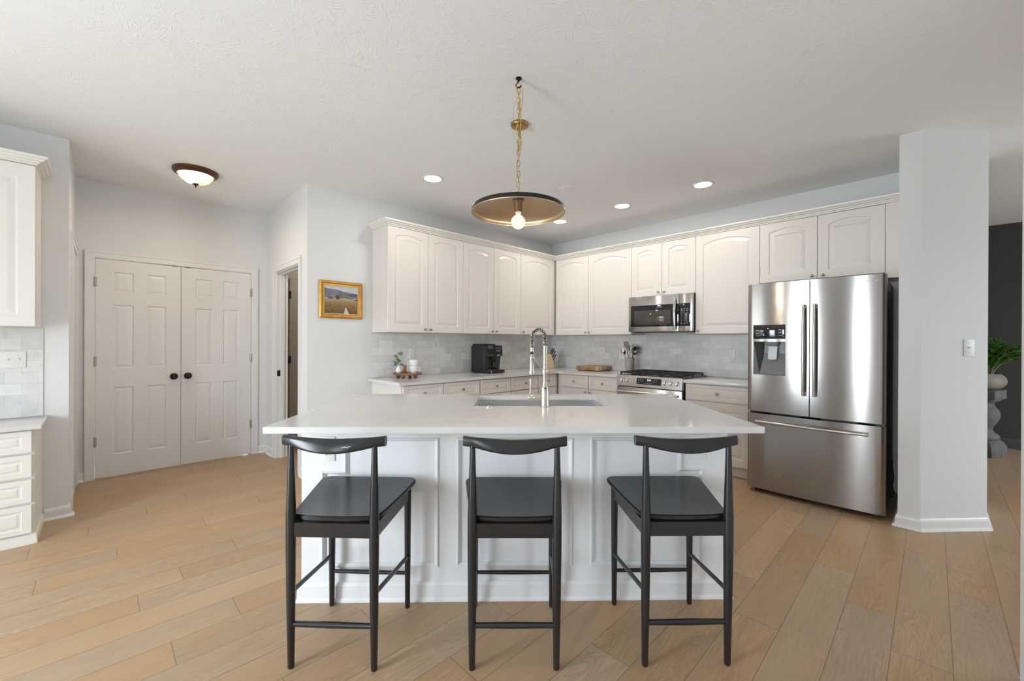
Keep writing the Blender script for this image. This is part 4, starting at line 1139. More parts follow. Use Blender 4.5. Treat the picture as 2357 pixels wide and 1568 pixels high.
# handles
def vhandle(x, parent):
    bm = new(); pts = []
    for i in range(25):
        q = i/24; z = 0.868 + (1.597-0.868)*q
        pts.append((x, front_y(x) - 0.030 - 0.014*math.sin(PI*q), z))
    tube(bm, pts, 0.0115, 14)
    for z in (0.885, 1.580): box(bm, x-0.009, x+0.009, front_y(x)-0.030, front_y(x)+0.001, z-0.014, z+0.014, 0.002)
    finish(bm, 'handle', STEELS, parent)
vhandle(0.417, dl); vhandle(0.489, dr)
bm = new(); pts = [(0.075 + (0.812-0.075)*i/24, front_y(0.075 + (0.812-0.075)*i/24) - 0.030 - 0.008*math.sin(PI*i/24), 0.618) for i in range(25)]
tube(bm, pts, 0.0120, 14)
for x in (0.092, 0.795): box(bm, x-0.018, x+0.018, front_y(x)-0.030, front_y(x)+0.001, 0.610, 0.626, 0.002)
finish(bm, 'handle', STEELS, dd_)
bm = new(); box(bm, 0.008, FW-0.008, -0.800, -0.785, 0.03, 1.79); finish(bm, 'gasket', BPLAST, fr, smooth=False)
bm = new()
for x in (0.36, 0.52): box(bm, x-0.02, x+0.02, -0.84, -0.76, 1.7965, 1.806, 0.002)
finish(bm, 'hinge_cover', GPLAST, fr)
bm = new()
for x in (0.07, 0.84): box(bm, x-0.02, x+0.02, -0.80, -0.70, 0.0, 0.025)
box(bm, 0.02, FW-0.02, -0.74, -0.10, 0.006, 0.026); finish(bm, 'feet', BPLAST, fr, smooth=False)
bm = new(); lathe(bm, [(0.012, 0), (0.012, 0.0008), (0.009, 0.0008), (0.009, 0.0)], 20, Mface(0.245, front_y(0.245), 0.190)); finish(bm, 'badge_ring', STEELS, dd_)
text_obj('logo', 'SAMSUNG', 0.018, mat('pale_steel_lettering', (0.40, 0.40, 0.39), 0.4, 0.7), dr, (0.822, front_y(0.822)-0.0012, 1.750), (PI/2, 0, math.radians(4.0)))
# power cord
bm = new(); tube(bm, [(0.925, -0.55, 0.10), (0.935, -0.60, 0.16), (0.93, -0.66, 0.22), (0.94, -0.70, 0.30), (0.93, -0.66, 0.36), (0.925, -0.58, 0.40)], 0.005, 8)
finish(bm, 'power_cord', RUBBER, fr)

# ================================================================== MICROWAVE
mw = empty('microwave', P(0.001, 1.528, 0), ROT_B, 'stainless over-the-range microwave above the stove', 'microwave')
MD = 0.395; MWW = 0.758; mz0, mz1 = 1.411, 1.823
bm = new(); box(bm, 0, MWW, -(MD-0.045), 0, mz0+0.006, mz1, 0.002); finish(bm, 'body', BPLAST, mw)
bm = new(); box(bm, 0.0, 0.607, -MD, -(MD-0.044), mz0, mz1, 0.004); door = finish(bm, 'door', STEELH, mw)
bm = new(); box(bm, 0.609, MWW, -MD, -(MD-0.044), mz0, mz1, 0.004); finish(bm, 'control_frame', STEELH, mw)
bm = new(); box(bm, 0.030, 0.606, -MD-0.0015, -MD, 1.468, 1.716, 0.0005); dg = finish(bm, 'door_glass', BGLASS, door)
bm = new(); box(bm, 0.075, 0.515, -MD-0.0028, -MD-0.0015, 1.492, 1.655, 0.0004); finish(bm, 'window', MWGLASS, dg)
bm = new(); box(bm, 0.610, 0.735, -MD-0.0015, -MD, 1.468, 1.716, 0.0005); cp = finish(bm, 'keypad', BGLASS, mw)
bm = new()
for r in range(8):
    for c in range(3):
        z = 1.655 - r*0.0225; x = 0.640 + c*0.030
        ww = 0.014 if r in (0, 1, 2, 7) else 0.006
        box(bm, x-ww/2, x+ww/2, -MD-0.0022, -MD-0.0014, z-0.002, z+0.002)
finish(bm, 'key_print', MARK, cp, smooth=False)
bm = new(); pts = [(0.575, -MD - 0.028 - 0.016*math.sin(PI*i/20), 1.430 + (1.772-1.430)*i/20) for i in range(21)]
rings = []
for p in pts:
    ring = [bm.verts.new((p[0]+dx, p[1]+dy, p[2])) for dx, dy in ((-0.015, 0.004), (-0.011, -0.004), (0, -0.007), (0.011, -0.004), (0.015, 0.004), (0, 0.006))]
    rings.append(ring)
for a_, b_ in zip(rings, rings[1:]):
    for k in range(6): bm.faces.new((a_[k], a_[(k+1) % 6], b_[(k+1) % 6], b_[k]))
bm.faces.new(rings[0]); bm.faces.new(rings[-1])
for z in (1.436, 1.766): box(bm, 0.566, 0.584, -MD-0.030, -MD+0.001, z-0.008, z+0.008, 0.001)
finish(bm, 'handle', CHROME, door, ang=60)
text_obj('logo', 'FRIGIDAIRE', 0.013, MARK, dg, (0.385, -MD-0.0016, 1.688))
bm = new(); box(bm, 0.03, 0.73, -0.33, -0.02, mz0-0.008, mz0+0.006, 0.002); finish(bm, 'vent_base', BPLAST, mw)

# ================================================================== RANGE
rg = empty('gas_stove', P(0.001, 1.5265, 0), ROT_B, 'stainless slide-in gas stove with black grates below the microwave', 'stove')
RW = 0.762; RD = 0.655
bm = new(); box(bm, 0.003, RW-0.003, -0.615, -0.02, 0.03, 0.905, 0.002); finish(bm, 'body', BPLAST, rg)
bm = new(); box(bm, 0.0, RW, -0.640, -0.015, 0.905, 0.9165, 0.003); finish(bm, 'cooktop', BGLOSS, rg)
bm = new()   # slanted control panel
prism(bm, [(-0.600, 0.915), (-0.640, 0.915), (-0.660, 0.800), (-0.660, 0.794), (-0.600, 0.794)], 0.0, RW, Matrix(((0, 0, 1, 0), (1, 0, 0, 0), (0, 1, 0, 0), (0, 0, 0, 1))))
pan = finish(bm, 'control_panel', STEELH, rg, ang=20)
sl = math.atan2(0.020, 0.115)
def PF(x, z, off=0.0):    # point on the slanted panel face
    k = (0.915-z)/0.115
    y = -0.640 - 0.020*k
    return Vector((x, y - off*math.cos(sl), z + off*math.sin(sl)))
for x in (0.066, 0.135, 0.572, 0.638, 0.704):
    bm = new()
    M_ = Matrix.Translation(PF(x, 0.858)) @ Matrix.Rotation(PI/2 - sl, 4, 'X')
    lathe(bm, [(0.026, 0), (0.026, 0.004), (0.0225, 0.005), (0.0215, 0.022), (0.019, 0.025), (0, 0.0255)], 24, M_)
    box(bm, -0.0045, 0.0045, -0.021, 0.021, 0.0255, 0.031, 0.001, M_)
    finish(bm, 'knob', STEELS, rg)
bm = new()
vs = [bm.verts.new(PF(x, z, 0.0012)) for x, z in ((0.250, 0.824), (0.535, 0.824), (0.535, 0.893), (0.250, 0.893))]
f = bm.faces.new(vs); r_ = bmesh.ops.extrude_face_region(bm, geom=[f])
for v in [g for g in r_['geom'] if isinstance(g, bmesh.types.BMVert)]: v.co.y += 0.004
dp = finish(bm, 'display_panel', BGLASS, rg, smooth=False)
text_obj('clock', '2:24', 0.026, DISPLAY, dp, PF(0.395, 0.872, 0.0016), (PI/2 - sl, 0, 0))
bm = new()
for x, z in ((0.275, .876), (0.298, .876), (0.322, .876), (0.275, .858), (0.298, .858), (0.322, .858), (0.455, .876), (0.480, .878), (0.455, .858), (0.480, .858), (0.355, .838), (0.378, .838), (0.402, .838), (0.425, .838), (0.275, .840)):
    p = PF(x, z, 0.0016); box(bm, p.x-0.006, p.x+0.006, p.y-0.0003, p.y+0.0003, p.z-0.0018, p.z+0.0018)
finish(bm, 'panel_print', MARK, dp, smooth=False)
bm = new(); box(bm, 0.004, RW-0.004, -RD, -0.615, 0.12, 0.784, 0.004); ov = finish(bm, 'oven_door', STEELH, rg)
bm = new(); box(bm, 0.10, RW-0.10, -RD-0.002, -RD, 0.25, 0.62, 0.0005); finish(bm, 'oven_window', BGLASS, ov)
bm = new(); tube(bm, [(0.03, -RD-0.045, 0.735), (RW-0.03, -RD-0.045, 0.735)], 0.013, 14)
for x in (0.05, RW-0.05): box(bm, x-0.012, x+0.012, -RD-0.045, -RD+0.001, 0.727, 0.743, 0.002)
finish(bm, 'handle', STEELS, ov)
bm = new(); box(bm, 0.004, RW-0.004, -RD+0.004, -0.615, 0.03, 0.115, 0.003); finish(bm, 'storage_drawer', STEELH, rg)
bm = new()
for x in (0.05, RW-0.05):
    for y in (-0.55, -0.08): lathe(bm, [(0.015, 0), (0.015, 0.03)], 10, Matrix.Translation((x, y, 0)))
finish(bm, 'feet', BPLAST, rg)
for i in range(3):
    x0 = 0.014 + i*0.245; x1 = x0 + 0.243
    bm = new(); zt = 0.952
    g = 0.007
    for (a0, a1, b0, b1) in ((x0, x1, -0.600, -0.600+2*g), (x0, x1, -0.070, -0.070+2*g), (x0, x0+2*g, -0.600, -0.056), (x1-2*g, x1, -0.600, -0.056)):
        box(bm, a0, a1, b0, b1, zt-0.016, zt-0.002, 0.002)
    cx_ = (x0+x1)/2
    for cy_ in (-0.465, -0.195):
        for k in range(4):
            a_ = PI/4 + k*PI/2 if False else k*PI/2
            ex, ey = cx_ + 0.115*math.cos(a_), cy_ + 0.125*math.sin(a_)
            sx, sy = cx_ + 0.028*math.cos(a_), cy_ + 0.028*math.sin(a_)
            tube(bm, [(sx, sy, zt-0.006), (ex, ey, zt-0.006)], 0.006, 6)
    box(bm, cx_-0.005, cx_+0.005, -0.600, -0.056, zt-0.012, zt-0.002)
    box(bm, x0, x1, -0.335, -0.323, zt-0.012, zt-0.002)
    for px_ in (x0+0.008, x1-0.008):
        for py_ in (-0.592, -0.33, -0.064): box(bm, px_-0.007, px_+0.007, py_-0.007, py_+0.007, 0.9165, zt-0.010, 0.001)
    finish(bm, 'grate', IRON, rg)
for x, y, r in ((0.135, -0.465, 0.042), (0.135, -0.195, 0.036), (0.381, -0.33, 0.045), (0.627, -0.465, 0.042), (0.627, -0.195, 0.034)):
    bm = new(); lathe(bm, [(r*1.15, 0), (r*1.1, 0.008), (r, 0.010), (r, 0.018), (r*0.9, 0.021), (0, 0.021)], 20, Matrix.Translation((x, y, 0.9165))); finish(bm, 'burner', IRON, rg)

# ================================================================== COUNTER THINGS
ZT_ = ZCT + 0.0004
# coffee machine: width .22 along wall, depth .37
cm = empty('coffee_machine', P(1.612, 0.045, ZT_), ROT_A, 'black automatic coffee machine on the back counter', 'coffee machine')
bm = new(); box(bm, 0, 0.225, -0.265, 0, 0.005, 0.330, 0.006); finish(bm, 'body', BPLAST, cm)
bm = new(); box(bm, 0.004, 0.221, -0.205, -0.02, 0.330, 0.354, 0.004); box(bm, 0.03, 0.12, -0.03, -0.012, 0.330, 0.350); finish(bm, 'lid', BPLAST, cm)
bm = new()   # curved brew head (front top)
prof = [(-0.262, 0.205), (-0.315, 0.205), (-0.322, 0.22), (-0.318, 0.300), (-0.300, 0.332), (-0.262, 0.336)]
MX = Matrix(((0, 0, 1, 0), (1, 0, 0, 0), (0, 1, 0, 0), (0, 0, 0, 1)))
prism(bm, prof, 0.003, 0.095, MX); finish(bm, 'brew_head', BGLOSS, cm)
bm = new(); prism(bm, [(-0.262, 0.205), (-0.322, 0.205), (-0.330, 0.215), (-0.322, 0.325), (-0.310, 0.338), (-0.262, 0.338)], 0.097, 0.225, MX); hd = finish(bm, 'control_head', BGLOSS, cm)
bm = new()
for r in range(2):
    for c in range(4): box(bm, 0.113+c*0.027, 0.121+c*0.027, -0.3285+r*0.001, -0.3265, 0.300-r*0.062, 0.308-r*0.062)
box(bm, 0.13, 0.185, -0.3290, -0.3270, 0.268, 0.274)
finish(bm, 'button_print', MARK, hd, smooth=False)
bm = new(); box(bm, 0.140, 0.178, -0.3315, -0.3290, 0.212, 0.222, 0.001); finish(bm, 'emblem', MARK, hd)
bm = new(); box(bm, 0.085, 0.150, -0.318, -0.270, 0.150, 0.205, 0.008); box(bm, 0.098, 0.108, -0.305, -0.29, 0.135, 0.152, 0.002); box(bm, 0.127, 0.137, -0.305, -0.29, 0.135, 0.152, 0.002); finish(bm, 'spout', BGLOSS, cm)
bm = new(); prism(bm, [(-0.262, 0.045), (-0.275, 0.045), (-0.30, 0.205), (-0.262, 0.205)], 0.100, 0.222, MX); finish(bm, 'shell', BGLOSS, cm)
bm = new(); box(bm, 0, 0.225, -0.370, -0.262, 0.005, 0.040, 0.004); dt = finish(bm, 'drip_tray', BPLAST, cm)
bm = new()
for k in range(9): box(bm, 0.02+k*0.022, 0.028+k*0.022, -0.355, -0.270, 0.040, 0.043)
finish(bm, 'tray_grill', GPLAST, dt, smooth=False)
bm = new(); box(bm, 0.0, 0.012, -0.3715, -0.3695, 0.008, 0.038, 0.0005); finish(bm, 'chrome_clip', STEELS, dt)
bm = new(); 
for x in (0.02, 0.2):
    for y in (-0.34, -0.03): lathe(bm, [(0.01, 0), (0.01, 0.006)], 10, Matrix.Translation((x, y, 0)))
finish(bm, 'feet', RUBBER, cm)

# tray with legs
TU, TW = 2.600, 0.205
tp = P(TU, TW, ZT_)
tr = empty('wooden_riser', tp, 0.0, 'small round rustic wooden riser on the counter by the left end', 'tray')
bm = new(); lathe(bm, [(0.0, 0.034), (0.142, 0.033), (0.147, 0.037), (0.148, 0.048), (0.144, 0.053), (0.0, 0.053)], 40); finish(bm, 'top', WOODR, tr)
for ang in (205, 255, 335, 90):
    a = math.radians(ang); cxp, cyp = 0.100*math.cos(a), 0.100*math.sin(a)
    bm = new(); lathe(bm, [(0.012, 0.0), (0.016, 0.003), (0.026, 0.030), (0.026, 0.034)], 14, Matrix.Translation((cxp, cyp, 0))); finish(bm, 'leg', WOODR, tr)
ZR = ZT_ + 0.0534
v = empty('bud_vase', P(0, 0)*0 + Vector((-1.182, 4.318, ZR)), 0, 'small white bud vase on the left of the wooden riser', 'vase')
bm = new(); lathe(bm, [(0.0, 0.0), (0.016, 0.0), (0.026, 0.010), (0.030, 0.024), (0.026, 0.040), (0.014, 0.056), (0.0095, 0.066), (0.0105, 0.074), (0.008, 0.074), (0.007, 0.066), (0.010, 0.055), (0.0, 0.050)], 24); finish(bm, 'vessel', CERAM, v)
spg = empty('eucalyptus_sprig', (-1.182, 4.318, ZR), 0, 'green eucalyptus sprig in the small white vase', 'plant')
bm = new()
tube(bm, [(0, 0, 0.052), (0.002, 0, 0.10), (-0.004, 0, 0.15), (0.004, 0, 0.195)], [0.0016, 0.0015, 0.0012, 0.0008], 6)
tube(bm, [(0, 0, 0.075), (-0.022, -0.004, 0.110), (-0.040, -0.004, 0.125)], 0.0009, 5)
tube(bm, [(0.0, 0, 0.08), (0.02, 0, 0.11), (0.04, 0, 0.10)], 0.0009, 5)
finish(bm, 'stem', LEAF, spg)
bm = new()
def leaf(bm, base_, d, n, L, W, cup=0.1, seg=6):
    d = Vector(d).normalized(); n = Vector(n); n = (n - d*n.dot(d)).normalized(); s = d.cross(n)
    mid = []; lf = []; rt = []
    base_ = Vector(base_)
    for i in range(seg+1):
        q = i/seg; wdt = W*math.sin(PI*min(1, q*0.96+0.02))**0.75; c = base_ + d*(L*q) - n*(cup*L*(q*q))
        mid.append(bm.verts.new(c)); lf.append(bm.verts.new(c + s*wdt + n*wdt*0.25)); rt.append(bm.verts.new(c - s*wdt + n*wdt*0.25))
    for i in range(seg):
        bm.faces.new((mid[i], mid[i+1], lf[i+1], lf[i])); bm.faces.new((mid[i], rt[i], rt[i+1], mid[i+1]))
for (bx, bz, dx, dz_, L_f, W_f, ny) in ((0.004, 0.185, 0.045, 0.03, 0.052, 0.020, -1), (-0.004, 0.165, -0.05, 0.018, 0.052, 0.015, -1), (0.0, 0.15, 0.0, -0.03, 0.045, 0.020, -1), (-0.002, 0.155, -0.03, -0.035, 0.035, 0.016, -1),
                            (0.0, 0.10, -0.05, -0.012, 0.052, 0.021, -1), (0.01, 0.10, 0.05, -0.022, 0.060, 0.015, -1), (-0.03, 0.115, -0.03, -0.002, 0.030, 0.009, -1), (0.008, 0.14, 0.025, -0.035, 0.035, 0.009, -1), (-0.03, 0.10, -0.03, -0.04, 0.05, 0.004, -1),
                            (0.0, 0.195, -0.005, 0.02, 0.026, 0.006, -1), (-0.038, 0.125, -0.02, -0.028, 0.03, 0.004, -1)):
    leaf(bm, (bx, 0, bz), (dx, -0.008*(1 if bx > 0 else -1), dz_), (0.15, ny, 0.2), L_f, W_f)
finish(bm, 'leaves', LEAF, spg)
sb = empty('amber_jar', (-1.128, 4.352, ZR), 0.25, 'small amber brown square jar behind the white bud vase', 'jar')
bm = new(); box(bm, -0.0215, 0.0215, -0.0215, 0.0215, 0, 0.080, 0.004); finish(bm, 'vessel', AMBER, sb)
def mug(z, rot, lab):
    t = empty('mug', (-1.030, 4.345, z), rot, lab, 'mug', 'stacked white mugs')
    bm = new(); lathe(bm, [(0.0, 0.0), (0.026, 0.0), (0.030, 0.004), (0.040, 0.030), (0.044, 0.062), (0.0445, 0.072), (0.0415, 0.072), (0.037, 0.030), (0.026, 0.008), (0.0, 0.007)], 28); finish(bm, 'cup', CERAM, t)
    bm = new(); tube(bm, [(0.041 + 0.024*math.sin(a), 0, 0.040 + 0.020*math.cos(a)) for a in [i*PI/12 for i in range(13)]], 0.0036, 8); finish(bm, 'handle', CERAM, t)
    return t
mug(ZR, 0.2, 'lower of the two stacked white mugs on the wooden riser')
mug(ZR+0.0625, PI-0.3, 'upper of the two stacked white mugs on the wooden riser')

# knife block in the corner
kp = P(0.42, 0.30, ZT_)
kb = empty('knife_block', kp, math.radians(8), 'light wood knife block in the counter corner, behind the faucet', 'knife block')
bm = new(); prism(bm, [(-0.080, 0.0), (0.055, 0.0), (0.055, 0.105), (0.020, 0.215), (-0.030, 0.195)], -0.05, 0.05, Matrix.Rotation(PI/2, 4, 'X'))
xf(bm.verts, Matrix.Rotation(math.radians(0), 4, 'Z')); bmesh.ops.recalc_face_normals(bm, faces=bm.faces)
bmesh.ops.bevel(bm, geom=list(bm.edges), offset=0.003, segments=1, affect='EDGES')
finish(bm, 'block', BLOCKW, kb)
Rk = Matrix.Translation(kp) @ Matrix.Rotation(math.radians(8), 4, 'Z')
ks = [(0.052, -0.030, 0.115, 0.10), (0.040, -0.030, 0.155, 0.11), (0.030, 0.0, 0.185, 0.115), (0.046, 0.02, 0.140, 0.09), (0.024, 0.03, 0.205, 0.095)]
names_ = ['lowest', 'second lowest', 'middle', 'rear', 'highest']
for (x, y, z, L_k), nm in zip(ks, names_):
    d = Vector((0.42, 0, 0.9)).normalized()
    o = empty('kitchen_knife', Rk @ Vector((x, y, z)), math.radians(8), nm + ' black-handled knife standing in the wooden knife block', 'knife', 'knives in the block')
    bm = new(); tube(bm, [d*0.004, d*(L_k*0.5), d*L_k*0.92, d*L_k], [0.008, 0.0095, 0.0085, 0.004], 8); finish(bm, 'handle', BPLAST, o)
# scissors handle loops
o = empty('kitchen_scissors', Rk @ Vector((0.058, 0.0, 0.075)), math.radians(8), 'black-handled scissors low on the side of the knife block', 'scissors')
bm = new()
for dz_ in (0.0, 0.036):
    tube(bm, [(0.006 + 0.014*math.cos(a), -0.0, dz_ + 0.016*math.sin(a)) for a in [i*2*PI/14 for i in range(14)]], 0.0035, 6, closed=True)
finish(bm, 'handles', BPLAST, o)

# cutting board
cb = empty('cutting_board', P(0.035, 0.718, ZT_), ROT_B, 'thick end-grain wooden cutting board on the counter left of the stove', 'cutting board')
bm = new(); box(bm, 0, 0.352, -0.310, 0, 0.008, 0.062, 0.003); finish(bm, 'board', EGRAIN, cb)
bm = new()
for x in (0.03, 0.32):
    for y in (-0.28, -0.03): lathe(bm, [(0.014, 0), (0.014, 0.008)], 12, Matrix.Translation((x, y, 0)))
finish(bm, 'feet', RUBBER, cb)
BRAND = mat('burned_brand', (0.06, 0.03, 0.015), 0.7)
text_obj('brand_mark', 'BOOS', 0.015, BRAND, cb, (0.185, -0.3104, 0.032))

# utensil crock
cp_ = P(0.195, 1.430, ZT_)
ck = empty('utensil_crock', cp_, 0, 'grey stone utensil crock on the counter beside the stove', 'crock')
bm = new(); lathe(bm, [(0.0, 0.0), (0.050, 0.0), (0.052, 0.004), (0.060, 0.176), (0.0605, 0.182), (0.055, 0.182), (0.048, 0.010), (0.0, 0.008)], 32); finish(bm, 'vessel', CROCK, ck)
def utensil(name, lab, top, base_=(0, 0, 0.02), r=0.004, m=CHROME, head=None, cat='utensil'):
    t = empty(name, cp_, 0, lab, cat)
    bm = new(); b0 = Vector(base_); b1 = Vector(top)
    tube(bm, [b0, b0.lerp(b1, 0.5), b1], r, 8); finish(bm, 'handle', m, t)
    if head:
        bm = new(); head(bm, b1, (b1-b0).normalized()); finish(bm, 'head', head.m if hasattr(head, 'm') else m, t, ang=60)
    return t
def hd_disc(r, th, ny=(0, -1, 0.2), m=None):
    def f(bm, p, d):
        n = Vector(ny).normalized(); s = d.cross(n).normalized(); n = s.cross(d).normalized()
        M_ = Matrix.Translation(p + d*r*0.9) @ Matrix((s.to_4d(), d.to_4d(), (-n).to_4d(), Vector((0, 0, 0, 1)))).transposed()
        for i in range(3): M_[3][i] = 0
        M_[3][3] = 1
        lathe(bm, [(0, -th), (r*0.6, -th*0.8), (r, 0), (r*0.6, -th*0.5), (0, -th*0.6)], 20, M_)
    if m: f.m = m
    return f
def hd_turner(bm, p, d):
    s = Vector((0.85, -0.5, 0)).normalized()
    pts = [p - s*0.018, p + s*0.018, p + s*0.036 + d*0.05, p + s*0.022 + d*0.095, p - s*0.034 + d*0.085, p - s*0.034 + d*0.03]
    vs = [bm.verts.new(q) for q in pts]; f = bm.faces.new(vs); r_ = bmesh.ops.extrude_face_region(bm, geom=[f])
    for v in [g for g in r_['geom'] if isinstance(g, bmesh.types.BMVert)]: v.co += Vector((0.5, 0.85, 0))*0.003
TAUPE = mat('taupe_silicone', (0.23, 0.19, 0.155), 0.5)
hd_turner.m = TAUPE
utensil('ladle', 'steel ladle leaning out of the left side of the crock', (-0.078, -0.03, 0.235), (0.02, 0.01, 0.02), 0.0048, CHROME, hd_disc(0.034, 0.026, (-0.2, -0.5, -0.9)))
utensil('turner', 'taupe silicone turner, the tallest utensil in the crock', (-0.032, 0.0, 0.300), (0.01, 0.0, 0.02), 0.0050, TAUPE, hd_turner)
utensil('serving_spoon', 'steel serving spoon in the middle of the crock', (-0.002, 0.0, 0.285), (0.0, 0.01, 0.02), 0.004, CHROME, hd_disc(0.024, 0.010, (0.6, -0.8, 0.1)))
utensil('whisk', 'steel whisk standing upright at the centre of the crock', (0.020, -0.01, 0.250), (-0.01, -0.01, 0.02), 0.0045, CHROME,
        lambda bm, p, d: [tube(bm, [p + d*(0.10*(1-math.cos(a))*0.5*1.0) + Vector((math.cos(k), math.sin(k), 0))*0.022*math.sin(a) for a in [i*PI/8 for i in range(9)]], 0.0011, 5) for k in (0, 0.8, 1.6, 2.4, 3.2, 4.0, 4.8, 5.6)] and None)
utensil('slotted_spoon', 'dark slotted spoon leaning right in the crock', (0.052, 0.005, 0.270), (0.0, 0.0, 0.02), 0.0042, BLACKM, hd_disc(0.026, 0.006, (-0.3, -0.9, 0.1)))
utensil('tongs', 'black tongs leaning right in the crock', (0.044, -0.02, 0.290), (0.01, -0.01, 0.02), 0.0050, BPLAST, hd_disc(0.012, 0.006))
utensil('strainer', 'round mesh strainer sticking out of the right side of the crock', (0.070, 0.02, 0.235), (-0.02, 0.01, 0.02), 0.0035, CHROME, hd_disc(0.048, 0.030, (-0.1, -0.95, 0.2), mat('wire_mesh', (0.36, 0.36, 0.35), 0.4, 0.8)))

# ================================================================== PICTURE
pc = empty('framed_painting', P(3.432, 0.002, 1.512), ROT_A, 'landscape painting in a gold frame on the wall', 'painting')
PWD, PHT = 0.422, 0.362
bm = new()
prof = [(0.0, 0.0), (0.0, -0.016), (0.008, -0.024), (0.020, -0.022), (0.032, -0.014), (0.040, -0.016), (0.043, -0.010), (0.043, 0.0)]
cs_ = [(0, 0), (PWD, 0), (PWD, PHT), (0, PHT)]
loops = [[bm.verts.new((x + (i if x == 0 else -i), y, z + (i if z == 0 else -i))) for x, z in cs_] for i, y in prof]
for a, b in zip(loops, loops[1:]):
    for k in range(4): bm.faces.new((a[k], a[(k+1) % 4], b[(k+1) % 4], b[k]))
finish(bm, 'frame', GOLD, pc, smooth=False)
bm = new(); 
for r in ((0.0425, PWD-0.0425, 0.0425, 0.0465), (0.0425, PWD-0.0425, PHT-0.0465, PHT-0.0425), (0.0425, 0.0465, 0.0465, PHT-0.0465), (PWD-0.0465, PWD-0.0425, 0.0465, PHT-0.0465)):
    box(bm, r[0], r[1], -0.011, -0.004, r[2], r[3])
finish(bm, 'inner_lip', GOLD2, pc, smooth=False)
bm = new(); box(bm, 0.0465, PWD-0.0465, -0.006, -0.001, 0.0465, PHT-0.0465); finish(bm, 'canvas', PAINTING, pc, smooth=False)

# ================================================================== CEILING THINGS
def downlight(x, y, lab):
    t = empty('recessed_light', (x, y, ZC), 0, lab, 'ceiling light', 'recessed ceiling lights')
    bm = new(); lathe(bm, [(0.094, 0.0), (0.094, -0.003), (0.090, -0.006), (0.076, -0.004), (0.074, 0.0)], 36, cap0=False, cap1=False); finish(bm, 'trim_ring', PLATE, t)
    bm = new(); lathe(bm, [(0.0, -0.0025), (0.076, -0.0025), (0.076, -0.001), (0, -0.001)], 32); finish(bm, 'lens', LENS, t)
    l_ = area_light('downlight_lamp', (0, 0, -0.012), (0, 0, -1), 0.15, 0.15, POW['DL'], (1.0, 0.95, 0.88), 'DISK', t)
    return t
downlight(-0.723, 3.750, 'round recessed light left of the pendant')
downlight(1.778, 3.872, 'round recessed light nearest the fridge, rightmost of four')
downlight(1.187, 4.489, 'round recessed light in front of the microwave cabinet')
downlight(0.584, 5.085, 'round recessed light partly hidden by the pendant shade')
bm = new(); lathe(bm, [(0.0, -0.0022), (0.069, -0.0022), (0.071, -0.001), (0.071, 0.0)], 36)
o = finish(bm, 'ceiling_cover', mat('ceiling_white', (0.88, 0.885, 0.89), 0.85), loc=(0.513, 3.972, ZC)); tag(o, 'faint round blank cover on the ceiling right of the pendant chain', 'ceiling cover')

# flush mount light
FL = (-2.755, 3.604, ZC)
fl = empty('flush_ceiling_light', FL, 0, 'bronze flush-mount ceiling light with textured glass bowl, over the pantry doors', 'ceiling light')
bm = new(); lathe(bm, [(0.162, 0.0), (0.164, -0.010), (0.158, -0.018), (0.160, -0.024), (0.150, -0.034), (0.140, -0.038), (0.132, -0.042), (0.126, -0.036), (0.126, 0.0)], 48, cap0=False, cap1=False); finish(bm, 'rim', BRONZE, fl)
mg, nt, b = base_mat('hammered_lit_glass'); g = NT(nt)
b.inputs['Base Color'].default_value = (0.95, 0.86, 0.70, 1); b.inputs['Roughness'].default_value = 0.25
b.inputs['Transmission Weight'].default_value = 0.55; b.inputs['IOR'].default_value = 1.2
b.inputs['Emission Color'].default_value = (1.0, 0.80, 0.56, 1); b.inputs['Emission Strength'].default_value = 0.45
vo = g.N.new('ShaderNodeTexVoronoi'); vo.inputs['Scale'].default_value = 55.0; g.L.new(g.coord('Object'), vo.inputs['Vector'])
g.L.new(g.bump(vo.outputs['Distance'], 1.0, 0.006), b.inputs['Normal'])
bm = new(); lathe(bm, [(0.127, -0.036), (0.122, -0.052), (0.104, -0.078), (0.076, -0.098), (0.040, -0.110), (0.0, -0.114)], 40, cap0=False); finish(bm, 'glass_bowl', mg, fl)
bm = new(); lathe(bm, [(0.0, -0.110), (0.026, -0.108), (0.020, -0.118), (0.008, -0.124), (0.009, -0.132), (0.005, -0.136), (0.005, -0.142), (0.0, -0.148)], 20); finish(bm, 'finial', BRONZE, fl)
for sx in (-1, 1):
    bm = new(); lathe(bm, [(0.0, -0.028), (0.012, -0.030), (0.022, -0.048), (0.022, -0.060), (0.012, -0.074), (0, -0.078)], 16, Matrix.Translation((sx*0.050, 0.02, 0))); finish(bm, 'bulb', BULB, fl)
area_light('flush_lamp', (0, 0, -0.152), (0, 0, -1), 0.2, 0.2, 6.0, (1.0, 0.82, 0.62), 'DISK', fl)

# pendant
PX, PY = 0.032, 2.314
pd = empty('pendant_light', (PX, PY, ZC), 0, 'pendant light with wide round brass shade hanging on a chain over the island', 'pendant light')
zr = 2.016 - ZC
bm = new(); R = 0.258
prof = []
for i in range(13):
    q = i/12; prof.append((max(0.016, R*q*0.985), zr + 0.070 - 0.046*q**2.2))
prof += [(R, zr+0.020), (R+0.002, zr+0.010), (R+0.001, zr-0.002)]
lathe(bm, prof, 72, cap0=False, cap1=False); sh = finish(bm, 'shade', SHADEB, pd, ang=60)
bm = new(); prof2 = [(r-0.0 if i < 1 else r-0.0015, z-0.0025) for i, (r, z) in enumerate(prof)]
prof2[-1] = (R-0.001, zr-0.002)
lathe(bm, prof2, 72, cap0=False, cap1=False); finish(bm, 'inner_lining', BRASSIN, sh, ang=60)
bm = new(); tube(bm, [((R+0.0005)*math.cos(a), (R+0.0005)*math.sin(a), zr-0.002) for a in [i*2*PI/72 for i in range(72)]], 0.0032, 8, closed=True); finish(bm, 'rolled_rim', BRASSIN, sh)
